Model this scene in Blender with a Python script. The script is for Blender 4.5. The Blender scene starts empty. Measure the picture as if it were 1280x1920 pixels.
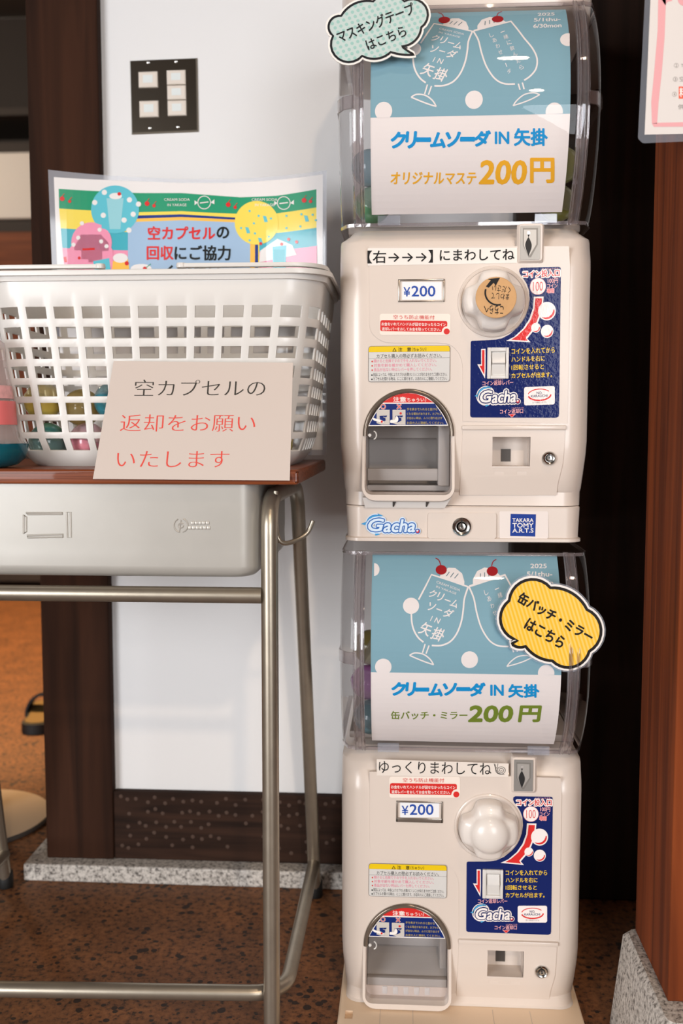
import bpy, bmesh, math, random
import numpy as np
from mathutils import Vector, Matrix
from mathutils.geometry import tessellate_polygon
random.seed(7)
S = bpy.context.scene
COL = S.collection
PI = math.pi

# ------------------------------------------------------------------ camera
FPX, YAW, PITCH, CAMH = 1867.0, math.radians(3.7), math.radians(4.8), 0.775
cd = bpy.data.cameras.new('camera'); cam = bpy.data.objects.new('camera', cd); COL.objects.link(cam)
cam.location = (0, 0, CAMH)
cam.rotation_euler = (PI/2 - PITCH, 0, YAW)
cd.sensor_fit = 'VERTICAL'; cd.sensor_height = 36.0; cd.sensor_width = 24.0
cd.lens = FPX / 1920 * 36.0
cd.dof.use_dof = True; cd.dof.focus_distance = 1.22; cd.dof.aperture_fstop = 4.5
S.camera = cam

# ------------------------------------------------------------------ exposure, world, lights
vs = S.view_settings
vs.view_transform = 'Standard'; vs.look = 'None'; vs.gamma = 1.0; vs.use_curve_mapping = False
vs.exposure = -0.10
W = bpy.data.worlds.new('world'); S.world = W; W.use_nodes = True
W.node_tree.nodes['Background'].inputs[0].default_value = (0.92, 0.94, 1.0, 1)
W.node_tree.nodes['Background'].inputs[1].default_value = 0.20

def area(name, loc, target, sx, sy, power, col):
    d = bpy.data.lights.new(name, 'AREA'); d.shape = 'RECTANGLE'; d.size = sx; d.size_y = sy
    d.energy = power; d.color = col
    o = bpy.data.objects.new(name, d); COL.objects.link(o); o.location = loc
    o.rotation_euler = (Vector(target) - Vector(loc)).to_track_quat('-Z', 'Y').to_euler()
    return o
def lamp(name, loc, power, col, radius=0.05):
    d = bpy.data.lights.new(name, 'POINT'); d.energy = power; d.color = col; d.shadow_soft_size = radius
    o = bpy.data.objects.new(name, d); COL.objects.link(o); o.location = loc
    return o
def spot(name, loc, target, power, col, angle, blend=0.6, radius=0.05):
    d = bpy.data.lights.new(name, 'SPOT'); d.energy = power; d.color = col; d.shadow_soft_size = radius
    d.spot_size = math.radians(angle); d.spot_blend = blend
    o = bpy.data.objects.new(name, d); COL.objects.link(o); o.location = loc
    o.rotation_euler = (Vector(target) - Vector(loc)).to_track_quat('-Z', 'Y').to_euler()
    return o
WARM = (1.0, 0.76, 0.54); COOL = (0.95, 0.97, 1.0)
area('window_daylight', (1.50, -3.45, 1.12), (0.2, 1.6, 0.7), 1.7, 2.0, 120, COOL)
area('side_window_daylight', (-2.6, -2.4, 1.0), (0, 1.6, 0.7), 1.8, 1.9, 150, COOL)
spot('ceiling_spot_key', (0.62, -2.0, 2.55), (0.0, 1.5, 0.32), 120, WARM, 46, 1.0, 0.06)
spot('ceiling_spot_near', (0.30, 0.10, 2.6), (-0.05, 1.25, 0.0), 26, WARM, 56, 0.8, 0.05)
spot('ceiling_spot_hall', (-1.45, 3.25, 2.6), (-1.45, 3.25, 0), 620, (1.0, 0.64, 0.30), 64, 0.5, 0.06)
lamp('hall_fill', (-2.3, 3.4, 2.1), 28, (1.0, 0.80, 0.58), 0.1)  # unseen fill lamp, added to brighten the far cupboard

# ------------------------------------------------------------------ measuring: photo pixel -> point on a known plane
FW = np.array([-math.sin(YAW)*math.cos(PITCH), math.cos(YAW)*math.cos(PITCH), -math.sin(PITCH)])
RT = np.array([math.cos(YAW), math.sin(YAW), 0.0]); UP = np.cross(RT, FW); CC = np.array([0, 0, CAMH])
def ray(x, y): return FW*FPX + RT*(x-640) + UP*(960-y)
def atY(x, y, Y): d = ray(x, y); return CC + d*(Y/d[1])
def atZ(x, y, Z): d = ray(x, y); return CC + d*((Z-CAMH)/d[2])

# ------------------------------------------------------------------ materials
def lin(c):
    return tuple(((v/255)/12.92 if v/255 <= .04045 else ((v/255+.055)/1.055)**2.4) for v in c) + (1.0,)
MATS = {}
def mat(name, rgb=(200, 200, 200), rough=0.5, metal=0.0, coat=0.0, bump=0.0, bscale=200, spec=None, var=0.0, vscale=6):
    if name in MATS: return MATS[name]
    m = bpy.data.materials.new(name); m.use_nodes = True; nt = m.node_tree; b = nt.nodes['Principled BSDF']
    b.inputs['Base Color'].default_value = lin(rgb); b.inputs['Roughness'].default_value = rough
    b.inputs['Metallic'].default_value = metal; b.inputs['Coat Weight'].default_value = coat
    b.inputs['Coat Roughness'].default_value = 0.06
    if spec is not None: b.inputs['Specular IOR Level'].default_value = spec
    tc = nt.nodes.new('ShaderNodeTexCoord')
    if bump > 0:
        n = nt.nodes.new('ShaderNodeTexNoise'); n.inputs['Scale'].default_value = bscale; n.inputs['Detail'].default_value = 3
        nt.links.new(tc.outputs['Object'], n.inputs['Vector'])
        bp = nt.nodes.new('ShaderNodeBump'); bp.inputs['Strength'].default_value = bump; bp.inputs['Distance'].default_value = 0.001
        nt.links.new(n.outputs['Fac'], bp.inputs['Height']); (nt.links.new(bp.outputs['Normal'], b.inputs['Normal']) if coat == 0 else None)
        if coat > 0: nt.links.new(bp.outputs['Normal'], b.inputs['Coat Normal'])
    if var > 0:
        n = nt.nodes.new('ShaderNodeTexNoise'); n.inputs['Scale'].default_value = vscale; n.inputs['Detail'].default_value = 5
        nt.links.new(tc.outputs['Object'], n.inputs['Vector'])
        r = nt.nodes.new('ShaderNodeValToRGB'); c = lin(rgb)
        r.color_ramp.elements[0].position = .3; r.color_ramp.elements[1].position = .7
        r.color_ramp.elements[0].color = tuple(v*(1-var) for v in c[:3]) + (1,); r.color_ramp.elements[1].color = c
        nt.links.new(n.outputs['Fac'], r.inputs['Fac']); nt.links.new(r.outputs['Color'], b.inputs['Base Color'])
    MATS[name] = m; return m
def wood(name, c1, c2, stretch=(30, 30, 1.5), rough=0.6, bump=0.15, coat=0.0):
    m = bpy.data.materials.new(name); m.use_nodes = True; nt = m.node_tree; b = nt.nodes['Principled BSDF']
    b.inputs['Roughness'].default_value = rough; b.inputs['Coat Weight'].default_value = coat; b.inputs['Specular IOR Level'].default_value = .18
    tc = nt.nodes.new('ShaderNodeTexCoord'); mp = nt.nodes.new('ShaderNodeMapping'); mp.inputs['Scale'].default_value = stretch
    nt.links.new(tc.outputs['Object'], mp.inputs['Vector'])
    n = nt.nodes.new('ShaderNodeTexNoise'); n.inputs['Scale'].default_value = 1.0; n.inputs['Detail'].default_value = 6; n.inputs['Distortion'].default_value = 1.2
    nt.links.new(mp.outputs['Vector'], n.inputs['Vector'])
    r = nt.nodes.new('ShaderNodeValToRGB'); r.color_ramp.elements[0].position = .3; r.color_ramp.elements[1].position = .72
    r.color_ramp.elements[0].color = lin(c1); r.color_ramp.elements[1].color = lin(c2)
    nt.links.new(n.outputs['Fac'], r.inputs['Fac']); nt.links.new(r.outputs['Color'], b.inputs['Base Color'])
    bp = nt.nodes.new('ShaderNodeBump'); bp.inputs['Strength'].default_value = bump; bp.inputs['Distance'].default_value = 0.002
    nt.links.new(n.outputs['Fac'], bp.inputs['Height']); nt.links.new(bp.outputs['Normal'], b.inputs['Normal'])
    return m
def speckle(name, base, dark, light, scale, amount=0.62, rough=0.6, pits=True, mottle=None):
    m = bpy.data.materials.new(name); m.use_nodes = True; nt = m.node_tree; b = nt.nodes['Principled BSDF']
    b.inputs['Roughness'].default_value = rough
    tc = nt.nodes.new('ShaderNodeTexCoord')
    n1 = nt.nodes.new('ShaderNodeTexNoise'); n1.inputs['Scale'].default_value = scale; n1.inputs['Detail'].default_value = 4; n1.inputs['Roughness'].default_value = .7
    n2 = nt.nodes.new('ShaderNodeTexNoise'); n2.inputs['Scale'].default_value = scale*.12; n2.inputs['Detail'].default_value = 4
    v = nt.nodes.new('ShaderNodeTexVoronoi'); v.inputs['Scale'].default_value = scale*.55
    for k in (n1, n2, v): nt.links.new(tc.outputs['Object'], k.inputs['Vector'])
    r1 = nt.nodes.new('ShaderNodeValToRGB'); r1.color_ramp.elements[0].position = .36; r1.color_ramp.elements[1].position = amount
    r1.color_ramp.elements[0].color = lin(dark); r1.color_ramp.elements[1].color = lin(light)
    e = r1.color_ramp.elements.new(.47); e.color = lin(base)
    nt.links.new(n1.outputs['Fac'], r1.inputs['Fac'])
    out = r1.outputs['Color']
    if mottle:
        r2 = nt.nodes.new('ShaderNodeValToRGB'); r2.color_ramp.elements[0].position = .35; r2.color_ramp.elements[1].position = .65
        r2.color_ramp.elements[0].color = (mottle, mottle, mottle, 1); r2.color_ramp.elements[1].color = (1, 1, 1, 1)
        nt.links.new(n2.outputs['Fac'], r2.inputs['Fac'])
        mx = nt.nodes.new('ShaderNodeMix'); mx.data_type = 'RGBA'; mx.blend_type = 'MULTIPLY'; mx.inputs['Factor'].default_value = 1
        nt.links.new(out, mx.inputs['A']); nt.links.new(r2.outputs['Color'], mx.inputs['B']); out = mx.outputs['Result']
    if pits:
        n3 = nt.nodes.new('ShaderNodeTexNoise'); n3.inputs['Scale'].default_value = scale*.18
        nt.links.new(tc.outputs['Object'], n3.inputs['Vector'])
        ad = nt.nodes.new('ShaderNodeMath'); ad.operation = 'MULTIPLY_ADD'; ad.inputs[1].default_value = 0.9; ad.inputs[2].default_value = -0.24
        nt.links.new(n3.outputs['Fac'], ad.inputs[0])
        lt = nt.nodes.new('ShaderNodeMath'); lt.operation = 'LESS_THAN'
        nt.links.new(v.outputs['Distance'], lt.inputs[0]); nt.links.new(ad.outputs[0], lt.inputs[1])
        mx = nt.nodes.new('ShaderNodeMix'); mx.data_type = 'RGBA'
        nt.links.new(lt.outputs[0], mx.inputs['Factor']); nt.links.new(out, mx.inputs['A']); mx.inputs['B'].default_value = lin(dark)
        out = mx.outputs['Result']
    nt.links.new(out, b.inputs['Base Color'])
    bp = nt.nodes.new('ShaderNodeBump'); bp.inputs['Strength'].default_value = .3; bp.inputs['Distance'].default_value = .002
    nt.links.new(n1.outputs['Fac'], bp.inputs['Height']); nt.links.new(bp.outputs['Normal'], b.inputs['Normal'])
    return m
def clear(name, tint=(250, 250, 250), refl=0.9, rough=0.02, ior=1.45, base=0.0, basecol=(230, 230, 235)):
    m = bpy.data.materials.new(name); m.use_nodes = True; nt = m.node_tree
    for n in list(nt.nodes):
        if n.type != 'OUTPUT_MATERIAL': nt.nodes.remove(n)
    out = [n for n in nt.nodes if n.type == 'OUTPUT_MATERIAL'][0]
    t = nt.nodes.new('ShaderNodeBsdfTransparent'); t.inputs[0].default_value = lin(tint)
    g = nt.nodes.new('ShaderNodeBsdfGlossy'); g.inputs['Roughness'].default_value = rough; g.inputs['Color'].default_value = (refl, refl, refl, 1)
    fr = nt.nodes.new('ShaderNodeFresnel'); fr.inputs['IOR'].default_value = ior
    # a thin sheet reflects alike from both sides: undo the inverted index on back faces
    ge = nt.nodes.new('ShaderNodeNewGeometry'); mi_ = nt.nodes.new('ShaderNodeMapRange')
    mi_.inputs['To Min'].default_value = ior; mi_.inputs['To Max'].default_value = 1/ior
    nt.links.new(ge.outputs['Backfacing'], mi_.inputs['Value']); nt.links.new(mi_.outputs[0], fr.inputs['IOR'])
    mx = nt.nodes.new('ShaderNodeMixShader'); src = t.outputs[0]
    if base > 0:
        d = nt.nodes.new('ShaderNodeBsdfDiffuse'); d.inputs[0].default_value = lin(basecol)
        m2 = nt.nodes.new('ShaderNodeMixShader'); m2.inputs[0].default_value = base
        nt.links.new(src, m2.inputs[1]); nt.links.new(d.outputs[0], m2.inputs[2]); src = m2.outputs[0]
    nt.links.new(fr.outputs[0], mx.inputs[0]); nt.links.new(src, mx.inputs[1]); nt.links.new(g.outputs[0], mx.inputs[2])
    nt.links.new(mx.outputs[0], out.inputs['Surface'])
    return m
def glass(name, col=(245, 245, 245), rough=0.02, ior=1.45):
    m = bpy.data.materials.new(name); m.use_nodes = True; b = m.node_tree.nodes['Principled BSDF']
    b.inputs['Base Color'].default_value = lin(col); b.inputs['Transmission Weight'].default_value = 1; b.inputs['Roughness'].default_value = rough
    b.inputs['IOR'].default_value = ior
    return m

M_WALL = mat('white_plaster', (232, 231, 230), 0.85, bump=.05, bscale=60)
M_BODY = mat('ivory_plastic', (214, 201, 190), 0.28, coat=.15)
M_BODY2 = mat('ivory_plastic_matt', (212, 200, 190), 0.45)
M_INNER = mat('grey_plastic', (176, 172, 166), 0.5)
M_DKGREY = mat('dark_grey_plastic', (70, 64, 60), 0.5)
M_BLACK = mat('black_gap', (12, 11, 10), 0.6)
M_SEAM = mat('seam_shadow_line', (196, 184, 172), 0.6)
M_WHITE = mat('white_plastic', (214, 211, 206), 0.33, coat=.1)
M_KNOB = mat('knob_plastic', (226, 218, 210), 0.3, coat=.15)
M_CHROME = mat('polished_steel', (190, 188, 184), 0.18, 1.0)
M_STEEL = mat('brushed_steel', (122, 114, 102), 0.2, 1.0)
M_TUBE = mat('painted_tube', (172, 162, 146), 0.34, 0.8, var=.12, vscale=40)
M_TRAY = mat('painted_tray', (178, 175, 168), 0.40, 0.2, var=.08, vscale=14)
M_ZINC = mat('zinc_plate', (150, 147, 142), 0.4, 0.5)
M_CLEAR = clear('clear_acrylic', (248, 247, 248), .8, .02, 1.32)
M_LAM = clear('clear_laminate', (246, 247, 250), .9, .05, 1.5, .10, (225, 232, 245))
M_FILM = clear('poster_film', (246, 247, 250), .9, .05, 1.5, .34, (228, 232, 242))
M_GLINT_ROD = glass('glint_rod', (246, 244, 246), .0, 1.45)
M_GLASS = clear('acrylic_bar', (232, 228, 228), 1.0, .03, 1.8, .13, (205, 198, 200))
M_PAPER = mat('white_paper', (233, 229, 226), 0.55)
M_LAMPAPER = mat('laminated_paper', (233, 229, 226), 0.4, coat=.5, bump=.25, bscale=120)
M_DARKPOST = wood('dark_timber', (26, 18, 14), (52, 36, 28), (28, 28, 1.6), .55)
M_PILLAR = wood('brown_timber', (32, 17, 9), (64, 37, 23), (26, 26, 1.3), .85)
M_RED = wood('red_brown_timber', (78, 32, 10), (130, 62, 26), (40, 40, 1.6), .75)
M_SILL = wood('sill_timber', (34, 22, 16), (60, 40, 30), (3, 30, 45), .85)
M_DESKWOOD = wood('desk_plywood', (88, 40, 20), (146, 78, 44), (3, 60, 260), .4, coat=.2)
M_FLOOR = speckle('washed_aggregate_floor', (122, 76, 42), (44, 27, 16), (146, 94, 54), 105, .66, .6, True, .72)
M_GRANITE = speckle('granite', (178, 172, 164), (88, 82, 78), (212, 206, 198), 190, .6, .6, False)
M_CEIL = mat('dark_ceiling', (60, 46, 36), .8)
M_ROOM = mat('room_plaster', (196, 186, 172), .85)
M_DROOM = mat('dark_room_boards', (60, 46, 36), .8)

# ------------------------------------------------------------------ object helpers
def tag(o, label=None, cat=None, group=None, kind=None):
    if label: o['label'] = label
    if cat: o['category'] = cat
    if group: o['group'] = group
    if kind: o['kind'] = kind
    return o
def thing(name, label, cat, loc=(0, 0, 0), group=None, rotz=0):
    o = bpy.data.objects.new(name, None); COL.objects.link(o); o.location = loc; o.rotation_euler = (0, 0, rotz)
    o.empty_display_size = .05
    return tag(o, label, cat, group)
def link(name, me, parent=None, loc=None):
    o = bpy.data.objects.new(name, me); COL.objects.link(o)
    if parent: o.parent = parent
    if loc is not None: o.location = loc
    return o
def obj(name, bm, mats, parent=None, smooth=None, loc=None):
    me = bpy.data.meshes.new(name)
    bmesh.ops.recalc_face_normals(bm, faces=bm.faces[:])
    bm.to_mesh(me); bm.free()
    for m in (mats if isinstance(mats, (list, tuple)) else [mats]): me.materials.append(m)
    o = link(name, me, parent, loc)
    if smooth is not None:
        me.polygons.foreach_set('use_smooth', [True]*len(me.polygons))
        try: me.set_sharp_from_angle(angle=math.radians(smooth))
        except Exception: pass
    return o
def new(): return bmesh.new()
def box(bm, c, s, bev=0.0, seg=2, rot=None, mi=0):
    r = bmesh.ops.create_cube(bm, size=1); vs_ = r['verts']
    bmesh.ops.scale(bm, vec=s, verts=vs_)
    es = list({e for v in vs_ for e in v.link_edges})
    if bev > 0:
        out = bmesh.ops.bevel(bm, geom=es, offset=bev, segments=seg, affect='EDGES', profile=.5)
        vs_ = list({v for f in out['faces'] for v in f.verts} | {v for v in vs_ if v.is_valid})
    if rot is not None: bmesh.ops.rotate(bm, cent=(0, 0, 0), matrix=rot, verts=vs_)
    bmesh.ops.translate(bm, vec=c, verts=vs_)
    for f in {f for v in vs_ for f in v.link_faces}: f.material_index = mi
    return vs_
def bxx(bm, x0, x1, y0, y1, z0, z1, bev=0, seg=2, mi=0):
    return box(bm, ((x0+x1)/2, (y0+y1)/2, (z0+z1)/2), (x1-x0, y1-y0, z1-z0), bev, seg, None, mi)
def tube(bm, pts, r, n=12, closed=False, cap=True, mi=0):
    pts = [Vector(p) for p in pts]; N = len(pts); rings = []; prev = None
    for i, p in enumerate(pts):
        a = pts[i-1] if (i > 0 or closed) else p; b = pts[(i+1) % N] if (i < N-1 or closed) else p
        t = (b-a).normalized()
        if prev is None:
            u = t.cross(Vector((0, 0, 1)));
            if u.length < .1: u = t.cross(Vector((1, 0, 0)))
            u.normalize()
        else:
            u = prev - t*prev.dot(t); u.normalize()
        prev = u; v = t.cross(u); rr = r[i] if isinstance(r, (list, tuple)) else r
        rings.append([bm.verts.new(p + (u*math.cos(2*PI*k/n) + v*math.sin(2*PI*k/n))*rr) for k in range(n)])
    for i in range(N if closed else N-1):
        A, B = rings[i], rings[(i+1) % N]
        for k in range(n):
            f = bm.faces.new((A[k], A[(k+1) % n], B[(k+1) % n], B[k])); f.material_index = mi
    if cap and not closed:
        bm.faces.new(rings[0][::-1]).material_index = mi; bm.faces.new(rings[-1]).material_index = mi
def bend(pts, r, n=6):
    """polyline with rounded corners"""
    pts = [Vector(p) for p in pts]; out = [pts[0]]
    for i in range(1, len(pts)-1):
        p = pts[i]; a = (pts[i-1]-p); b = (pts[i+1]-p); la = min(r, a.length*.49); lb = min(r, b.length*.49)
        p0 = p + a.normalized()*la; p1 = p + b.normalized()*lb
        for k in range(n+1):
            t = k/n; out.append(p0*(1-t)**2 + p*2*t*(1-t) + p1*t*t)
    out.append(pts[-1]); return out
def lathe(bm, prof, n=32, axis='Z', mi=0, cen=(0, 0, 0)):
    rings = []
    for r, h in prof:
        if r < 1e-6:
            v = Vector((0, 0, h)); rings.append([v])
        else: rings.append([Vector((r*math.cos(2*PI*k/n), r*math.sin(2*PI*k/n), h)) for k in range(n)])
    def mp(v):
        if axis == 'Y': v = Vector((v.x, -v.z, v.y))     # height grows towards -Y (the viewer's side of the face)
        return v + Vector(cen)
    R = [[bm.verts.new(mp(v)) for v in ring] for ring in rings]
    for A, B in zip(R[:-1], R[1:]):
        if len(A) == 1 and len(B) == 1: continue
        for k in range(n):
            k2 = (k+1) % n
            if len(A) == 1: f = bm.faces.new((A[0], B[k2], B[k]))
            elif len(B) == 1: f = bm.faces.new((A[k], A[k2], B[0]))
            else: f = bm.faces.new((A[k], A[k2], B[k2], B[k]))
            f.material_index = mi
    for ring in (R[0], R[-1]):
        if len(ring) > 2:
            try: bm.faces.new(ring).material_index = mi
            except ValueError: pass
def loft(bm, sections, cap=True, closed=True, mi=0):
    R = [[bm.verts.new(p) for p in s] for s in sections]
    for A, B in zip(R[:-1], R[1:]):
        n = len(A)
        for k in range(n if closed else n-1):
            bm.faces.new((A[k], A[(k+1) % n], B[(k+1) % n], B[k])).material_index = mi
    if cap: bm.faces.new(R[0][::-1]).material_index = mi; bm.faces.new(R[-1]).material_index = mi
    return R
def rrect(x0, x1, y0, y1, r, n=6, r2=None):
    """rounded rectangle, ccw; r front corners (y0), r2 back corners"""
    r2 = r if r2 is None else r2; P = []
    for cx, cy, a0, rr in ((x0+r, y0+r, PI, r), (x1-r, y0+r, 1.5*PI, r), (x1-r2, y1-r2, 0, r2), (x0+r2, y1-r2, .5*PI, r2)):
        for k in range(n+1):
            a = a0 + .5*PI*k/n; P.append((cx+rr*math.cos(a), cy+rr*math.sin(a)))
    return P
def prism(bm, pts2, y0, y1, mi=0):
    """polygon in the x,z plane, extruded along y"""
    A = [bm.verts.new((x, y0, z)) for x, z in pts2]; B = [bm.verts.new((x, y1, z)) for x, z in pts2]; n = len(A)
    for k in range(n): bm.faces.new((A[k], A[(k+1) % n], B[(k+1) % n], B[k])).material_index = mi
    for ring in (A, B):
        co = [v.co.copy() for v in ring]
        for t in tessellate_polygon([[Vector((c.x, c.z, 0)) for c in co]]):
            try: bm.faces.new([ring[i] for i in t]).material_index = mi
            except ValueError: pass
def arc(cx, cy, r, a0, a1, n=16): return [(cx+r*math.cos(math.radians(a0+(a1-a0)*k/n)), cy+r*math.sin(math.radians(a0+(a1-a0)*k/n))) for k in range(n+1)]
def boolean(o, cutters):
    """cut the cutter bmeshes out of object o"""
    for bm in cutters:
        me = bpy.data.meshes.new('cut'); bmesh.ops.recalc_face_normals(bm, faces=bm.faces[:]); bm.to_mesh(me); bm.free()
        c = bpy.data.objects.new('cut', me); COL.objects.link(c); c.matrix_world = o.matrix_world
        m = o.modifiers.new('b', 'BOOLEAN'); m.operation = 'DIFFERENCE'; m.solver = 'EXACT'; m.object = c
        if o.parent: c.parent = o.parent
        bpy.context.view_layer.update()
        me2 = bpy.data.meshes.new_from_object(o.evaluated_get(bpy.context.evaluated_depsgraph_get()))
        o.modifiers.remove(m); old = o.data; o.data = me2; bpy.data.meshes.remove(old); bpy.data.objects.remove(c); bpy.data.meshes.remove(me)
    o.data.polygons.foreach_set('use_smooth', [True]*len(o.data.polygons))
    o.data.set_sharp_from_angle(angle=math.radians(30))

# ------------------------------------------------------------------ print: lettering and graphics as flat faces on a sheet
TXT = {}
def glyphs(body, bold=0.0, shear=0.0, mincho=False):
    key = (body, bold, shear, mincho)
    if key in TXT: return TXT[key]
    c = bpy.data.curves.new('t', 'FONT'); c.body = body; c.size = 1; c.resolution_u = 3; c.shear = shear; c.offset = bold
    o = bpy.data.objects.new('t', c); COL.objects.link(o); bpy.context.view_layer.update()
    me = bpy.data.meshes.new_from_object(o.evaluated_get(bpy.context.evaluated_depsgraph_get()))
    V = [(v.co.x, v.co.y) for v in me.vertices]; F = [tuple(p.vertices) for p in me.polygons]
    bpy.data.objects.remove(o); bpy.data.curves.remove(c); bpy.data.meshes.remove(me)
    xs = [v[0] for v in V]; ys = [v[1] for v in V]
    x0, x1, y0, y1 = min(xs), max(xs), min(ys), max(ys)
    V = [((x-x0)/(x1-x0 or 1), (y-y0)/(y1-y0 or 1)) for x, y in V]
    TXT[key] = (V, F); return TXT[key]
def zt(x0, y0, s): return lambda x, y: (x0+x/s, y0+y/s)
class Print:
    def __init__(self, conv): self.el = []; self.mats = []; self.conv = conv; self.z = lambda x, y: (x, y)
    def mi(self, m):
        if m not in self.mats: self.mats.append(m)
        return self.mats.index(m)
    def add(self, V, F, m, layer, raw=False):
        P = [(v if raw else self.conv(*self.z(*v))) for v in V]
        self.el.append((P, F, self.mi(m), layer))
    def poly(self, pts, m, layer=1):
        T = tessellate_polygon([[Vector((x, y, 0)) for x, y in pts]]); self.add(pts, [tuple(t) for t in T], m, layer)
    def disc(self, cx, cy, r, m, layer=1, n=28, ry=None):
        ry = r if ry is None else ry
        self.poly([(cx+r*math.cos(2*PI*k/n), cy+ry*math.sin(2*PI*k/n)) for k in range(n)], m, layer)
    def rect(self, x0, y0, x1, y1, m, layer=1, r=0):
        self.poly(rrect(x0, x1, y0, y1, r, 5) if r else [(x0, y0), (x1, y0), (x1, y1), (x0, y1)], m, layer)
    def stroke(self, pts, w, m, layer=1, closed=False):
        N = len(pts); V = []; F = []
        for i, p in enumerate(pts):
            a = pts[i-1] if (i > 0 or closed) else p; b = pts[(i+1) % N] if (i < N-1 or closed) else p
            dx, dy = b[0]-a[0], b[1]-a[1]; L = math.hypot(dx, dy) or 1; nx, ny = -dy/L*w/2, dx/L*w/2
            V += [(p[0]+nx, p[1]+ny), (p[0]-nx, p[1]-ny)]
        for i in range(N if closed else N-1):
            j = (i+1) % N; F.append((2*i, 2*i+1, 2*j+1, 2*j))
        self.add(V, F, m, layer)
    def ring(self, cx, cy, r, w, m, layer=1, n=28): self.stroke([(cx+r*math.cos(2*PI*k/n), cy+r*math.sin(2*PI*k/n)) for k in range(n)], w, m, layer, True)
    def text(self, body, x0, y0, x1, y1, m, layer=2, bold=0.0, shear=0.0, mincho=False, ang=0.0, slope=0.0, outline=None):
        V, F = glyphs(body, min(bold, 0), shear, mincho); cx, cy = (x0+x1)/2, (y0+y1)/2; w, h = x1-x0, y1-y0
        ca, sa = math.cos(math.radians(ang)), math.sin(math.radians(ang))
        def place(ox=0, oy=0):
            P = []
            for u, v in V:
                dx = (u-.5)*w+ox; dy = (.5-v)*h+oy
                P.append((cx+dx*ca-dy*sa, cy+dx*sa+dy*ca+slope*dx))
            return P
        if bold > 0 and not outline: outline = (m, max(abs(h), 6)*bold*.8, 6)
        if outline:
            om, ow, n = outline
            for k in range(n): self.add(place(ow*math.cos(2*PI*k/n), ow*math.sin(2*PI*k/n)), F, om, (layer if om is m else layer-.4)-.06*(k+1))
        if mincho:
            for k, d in enumerate((-.012, .004, .012)): self.add(place(d*abs(h)), F, m, layer-.08*(k+1))
        self.add(place(), F, m, layer)
    def build(self, name, parent, mapper, cuts_a=None, cuts_b=None, bm=None):
        bm = bm or bmesh.new()
        L = bm.verts.layers.float.new('layer')
        for P, F, mi, layer in self.el:
            vs_ = [bm.verts.new((a, b, 0)) for a, b in P]
            for v in vs_: v[L] = layer
            for f in F:
                if len(set(f)) < 3: continue
                try: bm.faces.new([vs_[i] for i in f]).material_index = mi
                except ValueError: pass
        for cuts, no in ((cuts_a, (1, 0, 0)), (cuts_b, (0, 1, 0))):
            for c in (cuts or []):
                co = (c, 0, 0) if no[0] else (0, c, 0)
                bmesh.ops.bisect_plane(bm, geom=bm.verts[:]+bm.edges[:]+bm.faces[:], plane_co=co, plane_no=no)
        # the layer of new vertices: take it from a neighbour that has one
        for v in bm.verts:
            if v[L] == 0:
                ls = [w[L] for e in v.link_edges for w in e.verts if w[L]]
                for f in v.link_faces: ls += [w[L] for w in f.verts if w[L]]
                v[L] = max(ls) if ls else 1
        for v in bm.verts: v.co = mapper(v.co.x, v.co.y, v[L])
        me = bpy.data.meshes.new(name)
        bm.to_mesh(me); bm.free()
        for m in self.mats: me.materials.append(m)
        return link(name, me, parent)
LAY = 0.00018
def arc3(p0, pm, p1, n=10):
    (ax, ay), (bx, by), (cx, cy) = p0, pm, p1
    d = 2*(ax*(by-cy)+bx*(cy-ay)+cx*(ay-by))
    ux = ((ax*ax+ay*ay)*(by-cy)+(bx*bx+by*by)*(cy-ay)+(cx*cx+cy*cy)*(ay-by))/d
    uy = ((ax*ax+ay*ay)*(cx-bx)+(bx*bx+by*by)*(ax-cx)+(cx*cx+cy*cy)*(bx-ax))/d
    r = math.hypot(ax-ux, ay-uy); a0 = math.atan2(ay-uy, ax-ux); am = math.atan2(by-uy, bx-ux); a1 = math.atan2(cy-uy, cx-ux)
    def unw(a, ref, s): 
        while s*(a-ref) < 0: a += s*2*PI
        while s*(a-ref) > 2*PI: a -= s*2*PI
        return a
    for s in (1, -1):
        m_ = unw(am, a0, s); e = unw(a1, a0, s)
        if s*(m_-a0) <= s*(e-a0): break
    return [(ux+r*math.cos(a0+(e-a0)*k/n), uy+r*math.sin(a0+(e-a0)*k/n)) for k in range(n+1)]
def smooth(pts, n=6, closed=False):
    out = []; N = len(pts)
    for i in range(N if closed else N-1):
        p0 = pts[i-1] if (i > 0 or closed) else pts[i]; p1 = pts[i]; p2 = pts[(i+1) % N]; p3 = pts[(i+2) % N] if (i+2 < N or closed) else p2
        for k in range(n):
            t = k/n
            out.append(tuple(.5*((2*p1[j])+(-p0[j]+p2[j])*t+(2*p0[j]-5*p1[j]+4*p2[j]-p3[j])*t*t+(-p0[j]+3*p1[j]-3*p2[j]+p3[j])*t**3) for j in (0, 1)))
    if not closed: out.append(pts[-1])
    return out
INK = {}
def ink(name, rgb, rough=.55, coat=0.0, bump=0.0, bscale=200): return mat('ink_'+name, rgb, rough, 0, coat, bump, bscale, spec=.2)

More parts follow.
